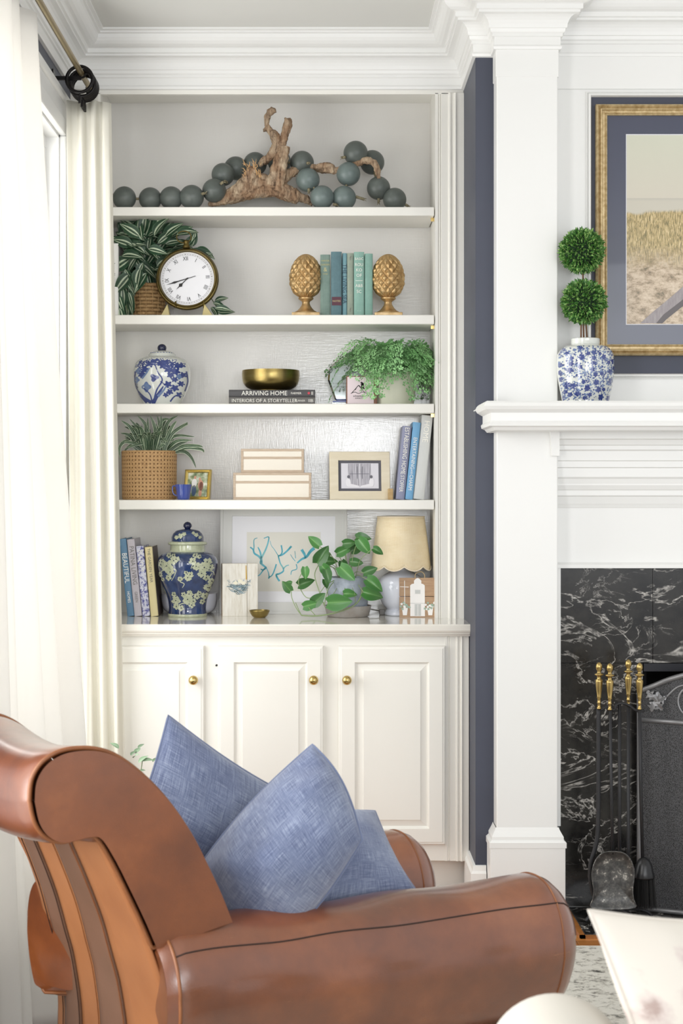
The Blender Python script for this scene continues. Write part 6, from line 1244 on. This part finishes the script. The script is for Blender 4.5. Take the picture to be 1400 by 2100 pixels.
def pillow(label, c00, c10, c11, c01, T, mat, name='throw_pillow', cat='pillow', pinch=.07, seed=0, group=None, nn=44, wr=.006, fold=None):
    c00, c10, c11, c01 = map(Vector, (c00, c10, c11, c01)); nrm = ((c11-c00).cross(c01-c10)).normalized(); cen = (c00+c10+c11+c01)/4; vs = []; uv = []
    rr = random.Random(seed); off = Vector((seed*3.1, 0, 0))
    for sd in (1, -1):
        for j in range(nn+1):
            for i in range(nn+1):
                u, v = i/nn, j/nn; u2 = .5+(u-.5)*(1-pinch*sin(PI*v)); v2 = .5+(v-.5)*(1-pinch*sin(PI*u))
                p = c00*(1-u2)*(1-v2)+c10*u2*(1-v2)+c11*u2*v2+c01*(1-u2)*v2
                h = (max(0, sin(PI*u))*max(0, sin(PI*v)))**.55; w_ = noise.noise(p*9+off)*wr*2.2*h+noise.noise(p*22+off)*wr*.7*min(1, h*3)
                if fold: w_ += fold(u, v)*h
                vs.append(p+nrm*sd*(T/2*h+.002)+nrm*w_); uv.append((u, v))
    k = (nn+1)**2; fs = []
    for j in range(nn):
        for i in range(nn):
            a = j*(nn+1)+i; fs.append((a, a+1, a+nn+2, a+nn+1)); fs.append((k+a+nn+1, k+a+nn+2, k+a+1, k+a))
    ed = [i for i in range(nn+1)]+[j*(nn+1)+nn for j in range(1, nn+1)]+[nn*(nn+1)+i for i in range(nn-1, -1, -1)]+[j*(nn+1) for j in range(nn-1, 0, -1)]
    for q in range(len(ed)): a, b_ = ed[q], ed[(q+1) % len(ed)]; fs.append((b_, a, a+k, b_+k))
    r = thing(name, label, cat, cen, group); g = G(); g.add(vs, fs); g.build('cover', mat, r, smooth=True, uv=uv)
    G().tube([(vs[q]+vs[q+k])/2+((vs[q]+vs[q+k])/2-cen).normalized()*.001 for q in ed], .0022, 6, closed=True).build('seam', mat, r, smooth=True); return r
pillow('faded blue linen pillow at the back, its pointed corner rising over the chair back', P(345, 1468, 3.28), P(640, 1655, 3.42), P(480, 1960, 3.35), P(222, 1800, 3.12), .13, LINEN, seed=3)
pillow('plump blue linen pillow in front with a folded peak in the middle of the chair', P(640, 1528, 3.10), P(742, 1722, 3.03), P(560, 1950, 3.02), P(392, 1800, 3.08), .22, LINEN, seed=8, wr=.013, pinch=-.12)
pillow('lower blue linen pillow lying along the near arm, right of the plump one', P(590, 1640, 3.26), P(768, 1664, 3.36), P(855, 1830, 3.22), P(560, 1890, 3.10), .10, LINEN, seed=5)

# plant on the floor behind the chair
fp_ = thing('floor_plant', 'small pale green leafy plant peeking out behind the chair back', 'plant', (X_(262, 4.9), 4.9, .0))
SAGE = leafmat('sage_leaf', [(0, '#8ba087'), (.5, '#6d8a68')], .3, .6); lm3 = leafmesh('leaf', 1, .55, 'lance', .3, .2, mat=SAGE)
c = Vector((X_(262, 4.9), 4.9, 0)); G().lathe(c, [(.08, 0), (.10, .02), (.12, .30), (.125, .31), (.11, .30), (.10, .25)], 32).build('pot', plain('grey_planter', '#a9a69d', .7), fp_, smooth='auto')
rr = random.Random(17); g = G()
for k in range(90):
    a = rr.uniform(-PI, PI); r = rr.uniform(0, .10); z = .32+.30*rr.random()*(1-r*2.2); p = c+Vector((cos(a)*r, sin(a)*r, z)); leaf_at(lm3, fp_, p, (cos(a), sin(a), rr.uniform(-.2, 1.2)), (rr.uniform(-.4, .4), -.5, 1), rr.uniform(.02, .034))
    if k % 4 == 0: g.tube([c+Vector((0, 0, .27)), c.lerp(p, .6)+Vector((0, 0, .1)), p], .0014, 4)
g.build('stem', plain('sage_stem', '#7d8a66', .7), fp_)

# ================================================================ RUG, SOFA, FOREGROUND CUSHION
m, nt, b = nmat('speckled_wool'); b.inputs['Roughness'].default_value = .95
f = noisetex(nt, coords(nt, (.7, 1, 1)), 34, 8, .8, .5); L(nt, ramp(nt, f, [(.37, '#3d3d3a'), (.43, '#a8a49a'), (.5, '#d6d3ca')]), b.inputs['Base Color']); bump(nt, b, noisetex(nt, coords(nt), 260, 4), .5, .004)
tag(G().box(-.55, 2.3, .9, 4.93, -.003, .009).build('area_rug', m, bevel=.003), 'pale grey wool rug with dark distressed speckles under the chairs', 'rug')
SOF = plain('cream_upholstery', '#bfbbb2', .9, bmp=.3, bscale=500)
sf = thing('cream_sofa', 'cream upholstered sofa, only its rounded arm top showing at the bottom edge', 'sofa', (.55, 1.7, 0))
g = G(); n = 40
def softbox(name, x0, x1, y0, y1, z0, z1, bev): G().box(x0, x1, y0, y1, z0, z1).build(name, SOF, sf, bevel=bev, segs=6, smooth=True)
softbox('seat_base', .36, 1.5, 1.25, 2.02, .10, .45, .03)
# rounded back section whose top crosses the bottom of the frame
c = P(1140, 2100, 1.95); R_ = .082
ra = [(.0, .16)]; vs = []
g = G(); pr = []
for i in range(25): a = PI*i/24; pr.append((c.x-R_*cos(a)*1.0, c.z-.048+R_*.98*sin(a)))
pr = [(c.x-R_, .40)]+pr+[(c.x+R_, .40)]
g.prism(pr, 1.30, 1.98); g.build('arm', SOF, sf, bevel=.02, segs=4, smooth='auto')
softbox('back_rest', .36, 1.5, 1.93, 2.06, .40, .66, .05)
for a, c_ in ((.42, 1.3), (1.44, 1.3), (.42, 1.95), (1.44, 1.95)): G().box(a-.02, a+.02, c_-.02, c_+.02, .009, .11).build('leg', bpy.data.materials['dark_walnut'], sf)
m, nt, b = nmat('cream_faded_floral'); b.inputs['Roughness'].default_value = .95
vo = nt.nodes.new('ShaderNodeTexVoronoi'); vo.inputs['Scale'].default_value = 5; L(nt, coords(nt, (1, 1, 1), 'UV'), vo.inputs['Vector']); nz = noisetex(nt, coords(nt, (1, 1, 1), 'UV'), 9, 5, .7)
ad = N(nt, 'ShaderNodeMath', operation='ADD'); L(nt, vo.outputs['Distance'], ad.inputs[0]); L(nt, nz, ad.inputs[1])
L(nt, ramp(nt, ad.outputs[0], [(.60, '#a3918a'), (.78, '#c4b8b2'), (.98, '#d0cac0')]), b.inputs['Base Color'])
pillow('cream pillow with a faint blush pattern in the lower right foreground', P(1208, 1868, 1.90), P(1560, 1890, 2.0), P(1640, 2330, 1.93), P(1372, 2330, 1.84), .11, m, seed=6, pinch=.05, wr=.003)
